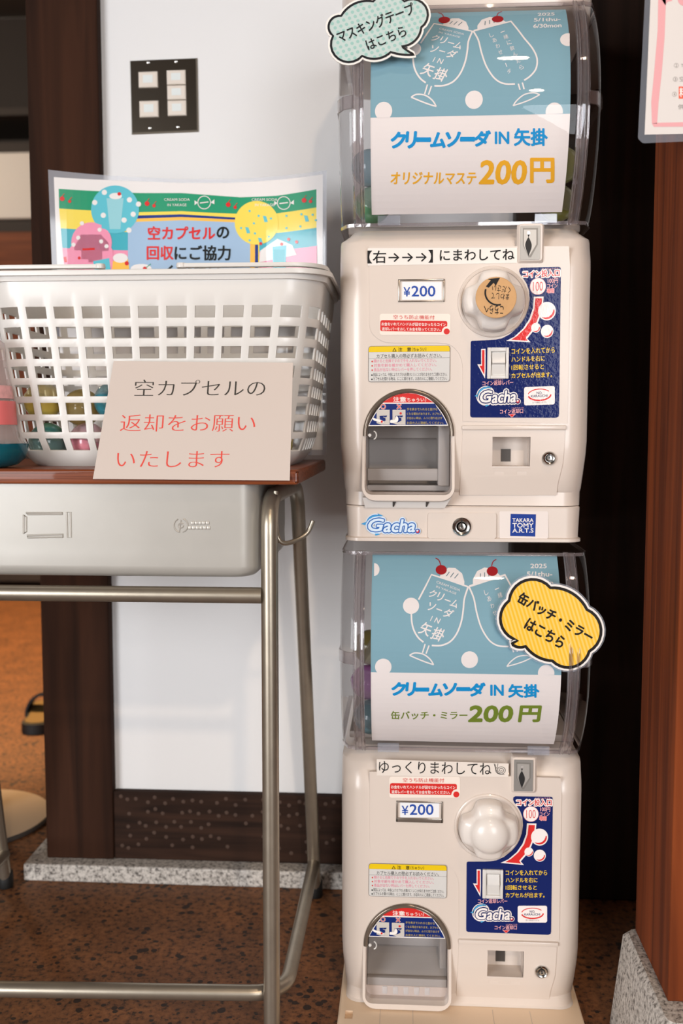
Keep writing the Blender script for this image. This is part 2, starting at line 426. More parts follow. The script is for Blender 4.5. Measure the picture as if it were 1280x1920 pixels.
# ------------------------------------------------------------------ the setting
def struct(name, bm, m, smooth=None):
    return tag(obj(name, bm, m, None, smooth), kind='structure')
b = new(); bxx(b, -4, 2.6, -3.7, 5.1, -.1, 0); struct('floor', b, M_FLOOR)
b = new(); bxx(b, -4, 2.6, -3.7, 5.1, 2.8, 2.9); struct('ceiling', b, M_CEIL)
b = new(); bxx(b, -.52, 2.5, 1.66, 1.78, .03, 2.8); struct('wall_back', b, M_WALL)
b = new(); bxx(b, -4.1, -4, -3.7, 5.1, 0, 2.8); struct('wall_left', b, M_ROOM)
b = new(); bxx(b, 2.5, 2.6, -3.7, 5.1, 0, 2.8); struct('wall_right', b, M_DROOM)
b = new(); bxx(b, -4, 2.6, -3.7, -3.6, 0, 2.8); struct('wall_rear', b, M_ROOM)
b = new(); bxx(b, -4, 2.6, 5.0, 5.1, 0, 2.8); struct('wall_far', b, M_ROOM)
# timber pillar at the wall's left end, sill and plinth
b = new(); bxx(b, -.620, -.5015, 1.640, 1.79, .030, 2.8, .003); struct('trim_1', b, M_PILLAR)
b = new(); bxx(b, -.5015, .24, 1.645, 1.665, .030, .150, .002)
struct('baseboard_back', b, M_SILL)
b = new(); bxx(b, -.652, .28, 1.614, 1.80, 0, .030, .003); struct('trim_2', b, M_GRANITE)
# tool marks on the sill: small tapered chips, shallow wedges of paler wood
b = new(); R_ = random.Random(5)
for i in range(27):
    x = -.49 + i*.0155
    for j in range(5):
        if R_.random() < (.85, .75, .6, .45, .4)[j]:
            z = .140 - j*.0215 - (i % 2)*.006 + R_.uniform(-.003, .003)
            lathe(b, [(.0038, 0), (.0029, .0005), (0, .0007)], 7, 'Y', cen=(x + R_.uniform(-.003, .003), 1.6451, z))
tag(obj('trim_3', b, mat('chipped_wood', (76, 56, 45), .8)), kind='structure')
# dark post and red-brown post on its granite footing at the right
b = new(); bxx(b, .17, .46, 1.605, 1.66, .0, 2.8, .004); struct('trim_4', b, M_DARKPOST)
b = new(); bxx(b, .297, .52, 1.092, 1.252, .132, 2.8, .002); struct('trim_5', b, M_RED)
b = new()
loft(b, [[(x, y, 0) for x, y in rrect(.270, .60, 1.035, 1.275, .012, 3)], [(x, y, .124) for x, y in rrect(.281, .60, 1.045, 1.262, .012, 3)], [(x, y, .132) for x, y in rrect(.287, .60, 1.051, 1.256, .012, 3)]])
struct('trim_6', b, M_GRANITE, 40)
# ------------------------------------------------------------------ the room beyond the opening
cab = thing('wall_cupboard', 'dark open cupboard with white door panel in the room behind the pillar', 'cupboard', (-2.2, 4.6, 0))
M_CABW = wood('cupboard_wood', (98, 50, 26), (134, 72, 38), (2, 20, 40), .5)
M_CABD = mat('cupboard_dark', (46, 36, 28), .7)
def cl(x, y): p = atY(x, y, 4.5); return p[0]+2.2, p[2]
zz = lambda y: atY(20, y, 4.5)[2]
b = new(); bxx(b, -1.2, .70, -.08, .3, zz(432)-.005, zz(412)); bxx(b, -1.2, .70, -.1, .3, zz(216), zz(202)); bxx(b, -1.2, .70, -.1, .3, zz(276)-.02, zz(268)); bxx(b, -1.2, .72, .28, .32, .0, 2.75); bxx(b, .68, .72, -.1, .3, 0, 2.75); obj('carcass', b, M_CABD, cab)
b = new(); bxx(b, -1.2, .66, -.09, -.05, zz(410)+.003, zz(275)-.022, .004); obj('door', b, mat('cream_panel', (214, 206, 196), .5), cab)
b = new(); bxx(b, -1.2, .66, -.09, -.05, .72, zz(434), .004); obj('drawer_front', b, M_CABW, cab)
b = new(); bxx(b, -1.2, .66, -.09, -.05, .06, .70, .004); obj('plinth_panel', b, M_CABD, cab)
p = atZ(0, 1541, 0)
t = thing('round_stand_base', 'pale round flat base on the floor behind the pillar foot', 'stand base', (p[0]-.055, p[1]+.0, 0))
b = new(); lathe(b, [(.147, 0), (.150, .003), (.150, .007), (.147, .010)], 56); obj('rim', b, M_DKGREY, t, 40)
b = new(); lathe(b, [(.1465, .0102), (.146, .0108), (.0, .0108)], 56); obj('top_plate', b, mat('pale_wood', (206, 178, 146), .5), t, 40)
b = new(); lathe(b, [(.016, .0110), (.016, 1.1)], 20); obj('pole', b, M_DKGREY, t, 40)
def sole(h): return [(x, y, h) for x, y in smooth([(-.12, 0), (-.10, -.036), (-.02, -.034), (.06, -.046), (.115, -.028), (.125, .01), (.10, .042), (.03, .042), (-.04, .032), (-.10, .034)], 4, True)]
def sandal(x, y, rz, label):
    t = thing('sandal', label, 'sandal', (x, y, 0), 'sandals in the room behind', rotz=rz)
    b = new(); loft(b, [sole(.0005), sole(.026)]); obj('sole', b, M_BLACK, t, 40)
    b = new(); loft(b, [sole(.0262), sole(.0285)]); bmesh.ops.scale(b, vec=(.9, .82, 1), verts=b.verts); obj('insole', b, mat('ochre_insole', (120, 92, 40), .7), t, 40)
    b = new(); x0, w = .035, .07; secs = []
    for k in range(13):
        a = PI*k/12; secs.append([(x0-w/2, -.046*math.cos(a), .014+.062*math.sin(a)), (x0+w/2, -.046*math.cos(a), .012+.050*math.sin(a)), (x0+w/2, -.041*math.cos(a), .010+.045*math.sin(a)), (x0-w/2, -.041*math.cos(a), .011+.057*math.sin(a))])
    loft(b, secs); obj('strap', b, M_BLACK, t, 60)
p = atZ(56, 1352, 0); sandal(p[0]+.034, p[1], 1.75, 'black sandal nearest the orange floor, its sole ochre inside, left of the pillar')
p = atZ(86, 1322, 0); sandal(p[0]+.155, p[1]+.05, 1.7, 'second black sandal half hidden behind the dark pillar')
# ------------------------------------------------------------------ capsule machines
FACE = 1.27
UP_O = Vector((.0730, FACE, .6295)); LO_O = Vector((.0750, FACE, -.0450))
def conv_face(o, Y=FACE):
    def c(x, y):
        p = atY(x, y, Y); return (p[0]-o.x, p[2]-o.z)
    return c
cU, cL = conv_face(UP_O), conv_face(LO_O)
def on_face(y0): return lambda a, b, l: (a, y0 - l*LAY, b)
SH = {}
def shared(key, name, parent, make):
    """first call builds the part, later calls place a copy with the same mesh"""
    if key in SH:
        def dup(src, par):
            o = src.copy(); COL.objects.link(o); o.parent = par
            for ch in [c for c in list(bpy.data.objects) if c.parent == src and not c.get('only_here')]: dup(ch, o)
            return o
        return dup(SH[key], parent)
    o = make(); o.parent = parent; SH[key] = o; return o

WHITE = ink('white', (238, 232, 226)); NAVY = ink('navy', (0, 25, 92), .75, .3, .22, 260); RED = ink('red', (206, 44, 40), .4)
LREDG = ink('red_gloss', (214, 40, 38), .7, .5, .22, 260); WHITEG = ink('white_gloss', (240, 232, 228), .7, .5, .22, 260); YELG = ink('yellow_gloss', (240, 200, 50), .7, .5, .22, 260)
YEL = ink('yellow', (226, 192, 24), .4); BLACK = ink('black', (18, 17, 18), .5); SKY = ink('sky', (72, 160, 208), .4); PINK = ink('pink', (222, 128, 150), .5)
GREY = ink('label_grey', (206, 204, 200), .5); BLUE = ink('price_blue', (36, 74, 160), .5); PINKG = ink('pale_pink_gloss', (240, 176, 178), .7, .5, .22, 260)

def section(z, hw, yf, r, yb=.33, r2=.02): return [(x, y, z) for x, y in rrect(-hw, hw, yf, yb, r, 8, r2)]
HX, HZ = (lambda p: p)(cU(923, 819)), cU(993, 875)          # coin return mouth
CH_L, CH_R, CH_B = cU(680, 850)[0], cU(851, 850)[0], cU(768, 931)[1]
CH_C = (CH_L+CH_R)/2; CH_RAD = (CH_R-CH_L)/2; CH_CZ = cU(768, 728.6)[1]-CH_RAD
def arch(d=0.0, rb=.012, n=24, db=None):
    db = d if db is None else db
    L, R, B, r = CH_L+d, CH_R-d, CH_B+db, CH_RAD-d
    rb = max(rb-d, .003)
    return arc(CH_C, CH_CZ, r, 0, 180, n) + [(L+rb-rb*math.cos(a), B+rb-rb*math.sin(a)) for a in [PI/2*k/6 for k in range(7)]] + [(R-rb+rb*math.sin(a), B+rb-rb*math.cos(a)) for a in [PI/2*k/6 for k in range(7)]]
def make_body():
    b = new()
    loft(b, [section(.0468, .1515, .012, .026), section(.064, .1520, .012, .027), section(.068, .1530, .009, .029), section(.088, .1548, .004, .03), section(.112, .1570, .0005, .03), section(.13, .1580, 0, .03),
             section(.345, .1585, 0, .03), section(.356, .1585, .0012, .03), section(.370, .1585, .0075, .03), section(.3795, .1585, .0125, .028), section(.3835, .1580, .0155, .027), section(.392, .1475, .0265, .022), section(.398, .1430, .034, .02)])
    o = obj('body', b, M_BODY, None, 32)
    c1 = new(); prism(c1, arch(.004), -.05, .11)
    c2 = new(); bxx(c2, HX[0], HZ[0], -.05, .05, HZ[1], HX[1])
    x0, z1 = cU(746, 524); x1, z0 = cU(833, 566)
    c3 = new(); bxx(c3, x0, x1, -.05, .012, z0, z1)
    boolean(o, [c1, c2, c3])
    return o
PRICE_LO = None
def panel_outline():
    P = [cU(*q) for q in [(692, 462), (692, 600)]]
    P += [cU(*q) for q in smooth([(692, 600), (694, 618), (704, 632), (720, 641), (736, 643)], 4)]
    P += [cU(*q) for q in smooth([(820, 643), (842, 646), (858, 660), (866, 680), (867, 700)], 4)]
    P += [cU(*q) for q in [(867, 790), (1063, 794), (1068, 500), (1066, 462)]]
    return P
def knob_part():
    b = new(); cx, cz = 0, 0
    NT, NR = 96, 14; rings = []
    prof = [(1.0, 0.0), (1.0, .010), (.985, .016), (.95, .020), (.86, .0225), (.74, .0242), (.66, .0260), (.62, .0285), (.56, .0315), (.46, .0342), (.32, .0366), (.16, .0380), (0, .0384)]
    for t, h in prof:
        ring = []
        for k in range(NT if t > 0 else 1):
            th = 2*PI*k/NT + .12
            notch = max(0, math.cos(4*(th-PI/4)))**1.3; f_ = min(1, max(0, (t-.60)/.26)); f_ = f_*f_*(3-2*f_)
            R = .0378*(1-.20*notch*f_)
            ring.append(b.verts.new((R*t*math.cos(th), -h, R*t*math.sin(th))))
        rings.append(ring)
    for A, B in zip(rings[:-1], rings[1:]):
        for k in range(NT):
            k2 = (k+1) % NT
            if len(B) == 1: b.faces.new((A[k], A[k2], B[0]))
            else: b.faces.new((A[k], A[k2], B[k2], B[k]))
    return obj('knob', b, M_KNOB, None, 50)
KN = cU(924, 566)
def lock_part(name, p, r, y):
    b = new()
    lathe(b, [(r, 0), (r, .0025), (r*.86, .004), (r*.80, .0035), (r*.62, .0030), (r*.60, .0012), (r*.42, .0012), (r*.40, .0034), (r*.2, .0036), (r*.18, .002), (0, .002)], 28, 'Y', cen=(p[0], y, p[1]))
    bxx(b, p[0]-r*.06, p[0]+r*.06, y-.0042, y-.002, p[1]-.001, p[1]+r*.7, mi=1); lathe(b, [(r*.55, .0016), (0, .0016)], 20, 'Y', mi=1, cen=(p[0], y, p[1]))
    return obj(name, b, [M_CHROME, M_BLACK], None, 30)
def gacha_logo(P, x0, y0, w, h, L, white, navy, sky):
    """swirl ring with the slanted word Gacha. ; x0,y0 top left of the mark in pixels"""
    cx, cy, R = x0+w*.225, y0+h*.47, h*.415
    for rr, ww, mm, ll in ((R, h*.24, white, L), (R, h*.15, navy, L+1), (R, h*.105, sky, L+2)):
        P.stroke([(cx+rr*math.cos(math.radians(a)), cy+rr*.98*math.sin(math.radians(a))) for a in range(62, 330, 8)], ww, mm, ll)
    for dx, dy, s in ((.30, -.02, 1), (.02, .40, -1), (.25, .93, 1)):
        P.poly([(x0+w*dx-w*.045*s, y0+h*dy-h*.05), (x0+w*dx+w*.05*s, y0+h*dy+h*.06), (x0+w*dx-w*.03*s, y0+h*dy+h*.13)], sky, L+2)
    for ow, mm, ll in ((h*.135, white, L+4), (h*.075, navy, L+6)):
        P.text('G', x0+w*.10, y0+h*.20, x0+w*.36, y0+h*.82, mm, ll, .0, .2, outline=(mm, ow, 12))
        P.text('acha', x0+w*.36, y0+h*.24, x0+w*.885, y0+h*.87, mm, ll, .0, .2, outline=(mm, ow, 12))
        P.disc(x0+w*.935, y0+h*.83, h*.085+ow*.6, mm, ll)
    P.text('G', x0+w*.10, y0+h*.20, x0+w*.36, y0+h*.82, white, L+8, .045, .2)
    P.text('acha', x0+w*.36, y0+h*.24, x0+w*.885, y0+h*.87, white, L+8, .045, .2)
    P.disc(x0+w*.935, y0+h*.83, h*.085, RED, L+8); P.disc(x0+w*.93, y0+h*.80, h*.05, white, L+9)

def blue_panel():
    P = Print(cL); P.z = zt(860, 1480, 6.4)
    o_ = [(92, 885), (96, 868), (112, 862), (300, 862), (380, 858), (450, 846), (540, 805), (640, 725), (710, 630), (752, 530), (768, 430), (760, 330), (735, 260), (700, 205), (660, 150), (648, 120), (652, 92), (675, 78)]
    o_ += [(1100, 84), (1120, 92), (1126, 115), (1105, 1700), (1098, 1728), (1070, 1740), (110, 1705), (90, 1695), (86, 1670)]
    P.poly(o_, NAVY, 1)
    P.text('コイン投入口', 690, 112, 1112, 192, WHITEG, 3, 0, outline=(WHITEG, 12, 10)); P.text('コイン投入口', 694, 116, 1108, 188, LREDG, 5, .02)
    P.text('とうにゅうぐち', 915, 92, 1095, 112, PINKG, 3, .01)
    P.disc(862, 290, 92, WHITEG, 2, 36); P.ring(862, 290, 90, 5, PINKG, 3); P.text('100', 806, 240, 918, 340, LREDG, 4, -.01)
    P.text('100円', 975, 205, 1092, 262, PINKG, 3, .02); P.text('コイン', 968, 268, 1085, 312, PINKG, 3, .02); P.text('専用', 965, 318, 1045, 368, LREDG, 3, .02, outline=(PINKG, 5, 8))
    big = [(815, 402), (928, 404), (922, 470), (900, 590), (862, 690), (800, 790), (740, 858), (778, 902), (500, 876), (590, 835), (690, 750), (760, 650), (805, 530)]
    P.poly(big, WHITEG, 2)
    P.poly([(834, 420), (910, 422), (904, 480), (884, 585), (846, 680), (784, 778), (722, 850), (745, 885), (555, 866), (625, 826), (712, 750), (780, 655), (822, 535)], LREDG, 3)
    for x, y, r in ((965, 566, 102), (838, 744, 54), (968, 788, 72)):
        P.disc(x, y, r, WHITEG, 4, 36)
        cres = arc(x, y, r*.86, -10, 125, 14) + arc(x-r*.18, y-r*.22, r*.90, 118, 5, 14)
        P.poly(cres, LREDG, 5)
    P.poly([(212, 955), (262, 955), (262, 1170), (256, 1282), (168, 1122), (212, 1125)], WHITEG, 2)
    P.poly([(222, 968), (250, 968), (250, 1180), (248, 1240), (192, 1138), (222, 1140)], LREDG, 3)
    for s, y0, y1, x1 in (('コインを入れてから', 962, 1025, 1055), ('ハンドルを右に', 1052, 1112, 940), ('1回転させると', 1142, 1200, 930), ('カプセルが出ます。', 1232, 1292, 1025)):
        P.text(s, 560, y0, x1, y1, YELG, 3, .02)
    P.text('コイン返却レバー', 228, 1308, 578, 1360, PINKG, 3, .02); P.text('へんきゃく', 355, 1292, 460, 1308, PINKG, 3)
    P.text('コイン返却口', 428, 1625, 692, 1676, PINKG, 3, .02); P.text('へんきゃくぐち', 560, 1606, 698, 1624, PINKG, 3)
    P.poly([(520, 1682), (610, 1682), (565, 1720)], PINKG, 3); P.poly([(532, 1686), (598, 1686), (565, 1713)], LREDG, 4)
    P.rect(704, 1390, 1056, 1592, WHITEG, 2, 22)
    for a0, a1, w_ in ((-170, -30, 10), (0, 170, 16)):
        P.stroke([(880+130*math.cos(math.radians(a)), 1480+62*math.sin(math.radians(a))) for a in range(a0, a1, 8)], w_, LREDG, 3)
    P.text('NO.', 848, 1446, 912, 1474, NAVY, 3, .02); P.text('KARAUCHI', 784, 1480, 972, 1506, NAVY, 3, .02); P.text('空うち防止システム', 800, 1554, 960, 1572, BLACK, 3)
    gacha_logo(P, 150, 1375, 515, 205, 2, WHITEG, NAVY, SKY)
    return P.build('instruction_panel', None, on_face(-.0012))
def warn_label():
    P = Print(cL); P.z = zt(680, 1440, 6.4)
    P.poly([(72, 1165), (80, 1146), (100, 1138), (980, 1160), (1000, 1168), (1008, 1190), (1004, 1535), (998, 1552), (975, 1558), (95, 1532), (76, 1524), (70, 1505)], ink('label_edge', (120, 116, 112)), 1)
    P.poly([(78, 1205), (1004, 1228), (1000, 1530), (992, 1548), (975, 1552), (95, 1527), (80, 1520), (75, 1505)], GREY, 2)
    P.poly([(76, 1168), (84, 1150), (100, 1143), (980, 1164), (996, 1172), (1003, 1192), (1002, 1226), (76, 1204)], YEL, 2)
    P.poly([(345, 1206), (395, 1207), (370, 1166)], BLACK, 3); P.poly([(356, 1201), (384, 1202), (370, 1178)], YEL, 4)
    P.text('注　意', 412, 1166, 560, 1210, BLACK, 3, .02, slope=.02); P.text('（ちゅうい）', 572, 1172, 735, 1212, BLACK, 3, .01, slope=.02)
    P.text('カプセル購入の際必ずお読みください。', 165, 1236, 912, 1282, BLACK, 3, 0, slope=.022)
    P.stroke([(78, 1276), (1002, 1296)], 3, ink('label_edge', (120, 116, 112)), 3)
    for s, y, x1 in (('開けると危険ですので手を入れないでください。', 1308, 850), ('対象年齢を確かめて購入してください。', 1356, 850), ('景品が出ない時はレバーを押してください。', 1403, 800)):
        P.disc(115, y, 9, RED, 3, 10); P.text(s, 134, y-16, x1, y+22, PINK, 3, .005, slope=.022)
    for s, y in (('景品によっては、中身によりカプセルを開けにくいことがありますのでご注意ください。', 1458), ('カプセルを開ける時は、にこに開けます。お店の人にご連絡してください。', 1504)):
        P.disc(112, y, 9, BLACK, 3, 10); P.text(s, 126, y-14, 972, y+26, BLACK, 3, 0, slope=.028)
    return P.build('warning_label', None, on_face(-.0012))
def red_label(conv, dx, dy):
    P = Print(conv); f = zt(680, 1440, 6.4); P.z = lambda x, y: (f(x, y)[0]+dx, f(x, y)[1]+dy)
    P.rect(318, 100, 1165, 352, ink('clear_film', (234, 222, 210), .35), 1, 30)
    P.text('空うち防止機能付', 482, 116, 975, 166, RED, 3, .0, slope=.01)
    P.poly([(326, 195), (332, 182), (350, 176), (1105, 186), (1122, 192), (1128, 210), (1126, 248), (1090, 258), (1068, 285), (1058, 318), (345, 308), (330, 302), (324, 285)], RED, 2)
    P.text('お金をいれてハンドルが回せなかったらコイン', 340, 205, 1108, 245, WHITE, 3, .02, slope=.01); P.text('返却レバーをおしてお金を取ってください。', 345, 264, 1045, 304, WHITE, 3, .02, slope=.01)
    P.disc(1120, 312, 36, RED, 3, 24)
    return P.build('jam_label', None, on_face(-.0012))
def strip_label(unit):
    if unit == 'U':
        P = Print(cU); P.z = zt(620, 400, 2.4615)
        P.poly([(170, 162), (858, 160), (858, 230), (170, 242)], ink('strip', (232, 225, 218), .3), 1)
        P.text('【右→→→】', 170, 172, 470, 230, BLACK, 3, .016, slope=-.012); P.text('にまわしてね', 503, 168, 846, 218, BLACK, 3, .02, slope=-.012)
    else:
        P = Print(cL); P.z = zt(620, 1370, 2.4615)
        P.poly([(212, 130), (820, 150), (818, 212), (212, 205)], ink('clear_strip', (224, 214, 204), .3), 1)
        P.text('ゆっくりまわしてね', 222, 142, 740, 198, BLACK, 3, 0, slope=.02)
        sp = [(784+ (4+20*k/40)*math.cos(k*.38), 180+(3+17*k/40)*math.sin(k*.38)) for k in range(44)]
        P.stroke(sp, 2.2, BLACK, 3); P.stroke([(757, 152), (760, 175), (770, 195), (800, 200)], 2.2, BLACK, 3); P.stroke([(760, 175), (752, 150)], 2, BLACK, 3); P.stroke([(766, 172), (770, 150)], 2, BLACK, 3)
    return P.build('slogan_strip', None, on_face(-.0013))
def chute_sticker():
    P = Print(cU); P.z = zt(670, 720, 6.4)
    a_ = [(130, 505), (165, 430), (215, 345), (270, 270), (340, 195), (420, 140), (520, 108), (605, 100), (700, 108), (800, 142), (880, 195), (950, 262), (1015, 350), (1060, 430), (1088, 500)]
    P.poly(smooth(a_, 3), WHITE, 1)
    top = [(300, 224), (360, 185), (430, 145), (525, 118), (605, 111), (695, 118), (790, 150), (860, 190), (912, 222)]
    P.poly(top, RED, 2)
    P.poly([(140, 494), (175, 428), (225, 345), (285, 268), (320, 238), (928, 236), (945, 268), (1005, 350), (1050, 430), (1076, 488)], ink('navy_matt', (6, 36, 104), .5), 2)
    P.text('注意', 430, 155, 575, 215, WHITE, 3, .03); P.text('（ちゅうい）', 572, 165, 822, 213, WHITE, 3, .01)
    P.ring(308, 272, 26, 15, WHITE, 3); P.ring(308, 272, 26, 8, RED, 4)
    for d in (1, -1): P.stroke([(474, 272-28*d), (524, 272+28*d)], 18, WHITE, 3); P.stroke([(474, 272-28*d), (524, 272+28*d)], 10, RED, 4)
    nm = ink('navy_matt', (6, 36, 104)); gl = ink('pictogram_grey', (196, 190, 182))
    for x0 in (230, 420):
        P.poly([(x0, 310), (x0+156, 310), (x0+156, 488), (x0+60, 488), (x0, 470)], gl, 3)
        P.poly([(x0+35, 382), (x0+125, 378), (x0+120, 395), (x0+105, 400), (x0+108, 440), (x0+60, 462), (x0+40, 440)], nm, 4)
        P.stroke([(x0+78, 395), (x0+112, 408)], 6, gl, 5)
    P.poly(smooth([(180, 402), (230, 420), (285, 432), (318, 455), (300, 465), (250, 452), (195, 436)], 4, True), WHITE, 5); P.disc(292, 452, 13, RED, 6)
    P.poly(smooth([(398, 432), (445, 430), (465, 385), (480, 392), (490, 420), (475, 455), (398, 468)], 4, True), WHITE, 5); P.disc(518, 352, 14, RED, 6)
    yd = ink('ochre_print', (188, 168, 84))
    for s, y, x1 in (('手を奥まで入れると抜けな', 304, 958), ('くなる場合があります。カプセル', 358, 1006), ('が出ない時は、ムリに取り出さず', 410, 1016), ('お店の人に連絡してください。', 466, 1030)):
        P.text(s, 592, y-17, x1, y+15, yd, 3, .005)
    return P
def make_interior(kind):
    b = new()
    L, R = CH_L+.0045, CH_R-.0045
    # shaped drum floor inside the outlet: back plate, ledges, front bar, side cheek
    bxx(b, L, R, .098, .104, CH_B+.006, CH_CZ+CH_RAD-.008)
    if kind == 'U':
        zb0, zb1 = cU(768, 904)[1], cU(768, 880)[1]
        bxx(b, L, R, .030, .040, zb0, zb1, .002)
        bxx(b, L, R, .040, .098, CH_B+.005, CH_B+.012)
        bxx(b, L, L+.117*.8, .080, .098, cU(768, 823)[1], cU(768, 800)[1], .001)
        bxx(b, cU(822, 850)[0], R, .026, .097, CH_B+.012, CH_CZ+.03, .002)
    else:
        zf = lambda y: cL(768, y)[1]
        bxx(b, L, R, .07, .098, zf(1800), zf(1789), .002); bxx(b, L, R, .06, .098, zf(1823), zf(1801), .003)
        loft(b, [[(L, .06, zf(1824)), (R, .06, zf(1824)), (R, .06, zf(1816)), (L, .06, zf(1816))], [(L, .02, zf(1848)), (R, .02, zf(1848)), (R, .02, zf(1844)), (L, .02, zf(1844))]])
        bxx(b, L, R, .0105, .0195, CH_B+.005, zf(1843), .001)
        bxx(b, cL(825, 1800)[0], R, .03, .097, zf(1845), CH_CZ+.03, .002)
    return obj('outlet_drum', b, M_INNER, None, 30)

def arcY(z, R=.17, apex=-.045):                      # bulge of the front window / flyer (local, apex height .5335)
    dz = z-.5335; return apex + R - math.sqrt(R*R-dz*dz)
def make_hood():
    b = new(); Z = [.3985 + (.662-.3985)*k/30 for k in range(31)]; th = .0028
    def sec(z, off):
        y = arcY(z, .175, -.0505)
        P = [(-.157+off, .285), (-.157+off, y+.026), (-.1545+off, y+.013), (-.149+off*.7, y+.005+off*.7), (-.139, y+.001+off), (-.124, y+off), (-.062, y+off), (0, y+off), (.062, y+off), (.124, y+off), (.139, y+.001+off), (.149-off*.7, y+.005+off*.7), (.1545-off, y+.013), (.157-off, y+.026), (.157-off, .285)]
        return [(x, max(yy, y) , z) for x, yy in P]
    O = [[b.verts.new(p) for p in sec(z, 0)] for z in Z]
    for A, B in zip(O[:-1], O[1:]):
        for k in range(len(A)-1): b.faces.new((A[k], A[k+1], B[k+1], B[k]))
    o = obj('window_hood', b, M_CLEAR, None, 40)
    # clear ribs along both front corners, and the frame bars top and bottom
    for s in (-1, 1):
        b = new()
        secs = []
        prof = ((.1262, -.0040), (.1290, -.0046), (.1300, -.0015), (.1345, -.0012), (.1352, -.0040), (.1382, -.0034), (.1388, .0075), (.1262, .0085))
        for z in Z:
            y = arcY(z, .175, -.0505); secs.append([(s*x, y+d, z) for x, d in prof])
        loft(b, secs)
        for x, d in ((.1266, -.0040), (.1298, -.0034), (.1384, -.0034)): tube(b, [(s*x, arcY(z, .175, -.0505)+d, z) for z in Z], .0011, 8, mi=1)  # thin glass rods added along the rib to give bright and dark streaks
        obj('window_rib', b, [M_GLASS, M_GLINT_ROD], o, 30)
    for z, h in ((.4005, .004), (.6600, .004)):
        b = new(); y = arcY(z, .175, -.0505)
        P_ = [(-.158, .26), (-.158, y+.024), (-.150, y+.003), (-.139, y-.002), (.139, y-.002), (.150, y+.003), (.158, y+.024), (.158, .26), (.156, .26), (.156, y+.025), (.149, y+.006), (.138, y+.002), (-.138, y+.002), (-.149, y+.006), (-.156, y+.025), (-.156, .26)]
        A = [b.verts.new((x, yy, z-h/2)) for x, yy in P_]; B_ = [b.verts.new((x, yy, z+h/2)) for x, yy in P_]; n = len(A)
        for k in range(n): b.faces.new((A[k], A[(k+1) % n], B_[(k+1) % n], B_[k]))
        for k in range(n//2-1):
            for R in (A, B_): b.faces.new((R[k], R[k+1], R[n-2-k], R[n-1-k]))
        obj('window_frame', b, M_GLASS, o, 30)
    for s in (-1, 1):
        b = new(); y = arcY(.5335, .175, -.0505)
        loft(b, [[(s*x, yy, z) for x, yy in ((.138, y+.0005), (.150, y+.006), (.1585, y+.022), (.1585, y+.14), (.1572, y+.14), (.1572, y+.024), (.149, y+.009), (.138, y+.004))] for z in (.526, .5275, .5395, .541)])
        obj('window_catch', b, M_GLASS, o, 30)
    for x in (-.096, .098):
        b = new(); z = .4045; y = arcY(z, .175, -.0505); bxx(b, x-.014, x+.014, y-.0055, y-.0035, z-.006, z+.006, .0008); obj('window_tab', b, M_LAM, o)
    return o
def make_back():
    b = new(); bxx(b, -.150, .150, .06, .285, .3983, .4080, .002)
    return obj('hopper_floor', b, mat('smoky_plastic', (150, 140, 132), .5), None, 30)
def rounded_plate(b, x0, x1, z0, z1, y0, y1, r, mi=0): prism(b, rrect(x0, x1, z0, z1, r, 4), y0, y1, mi)

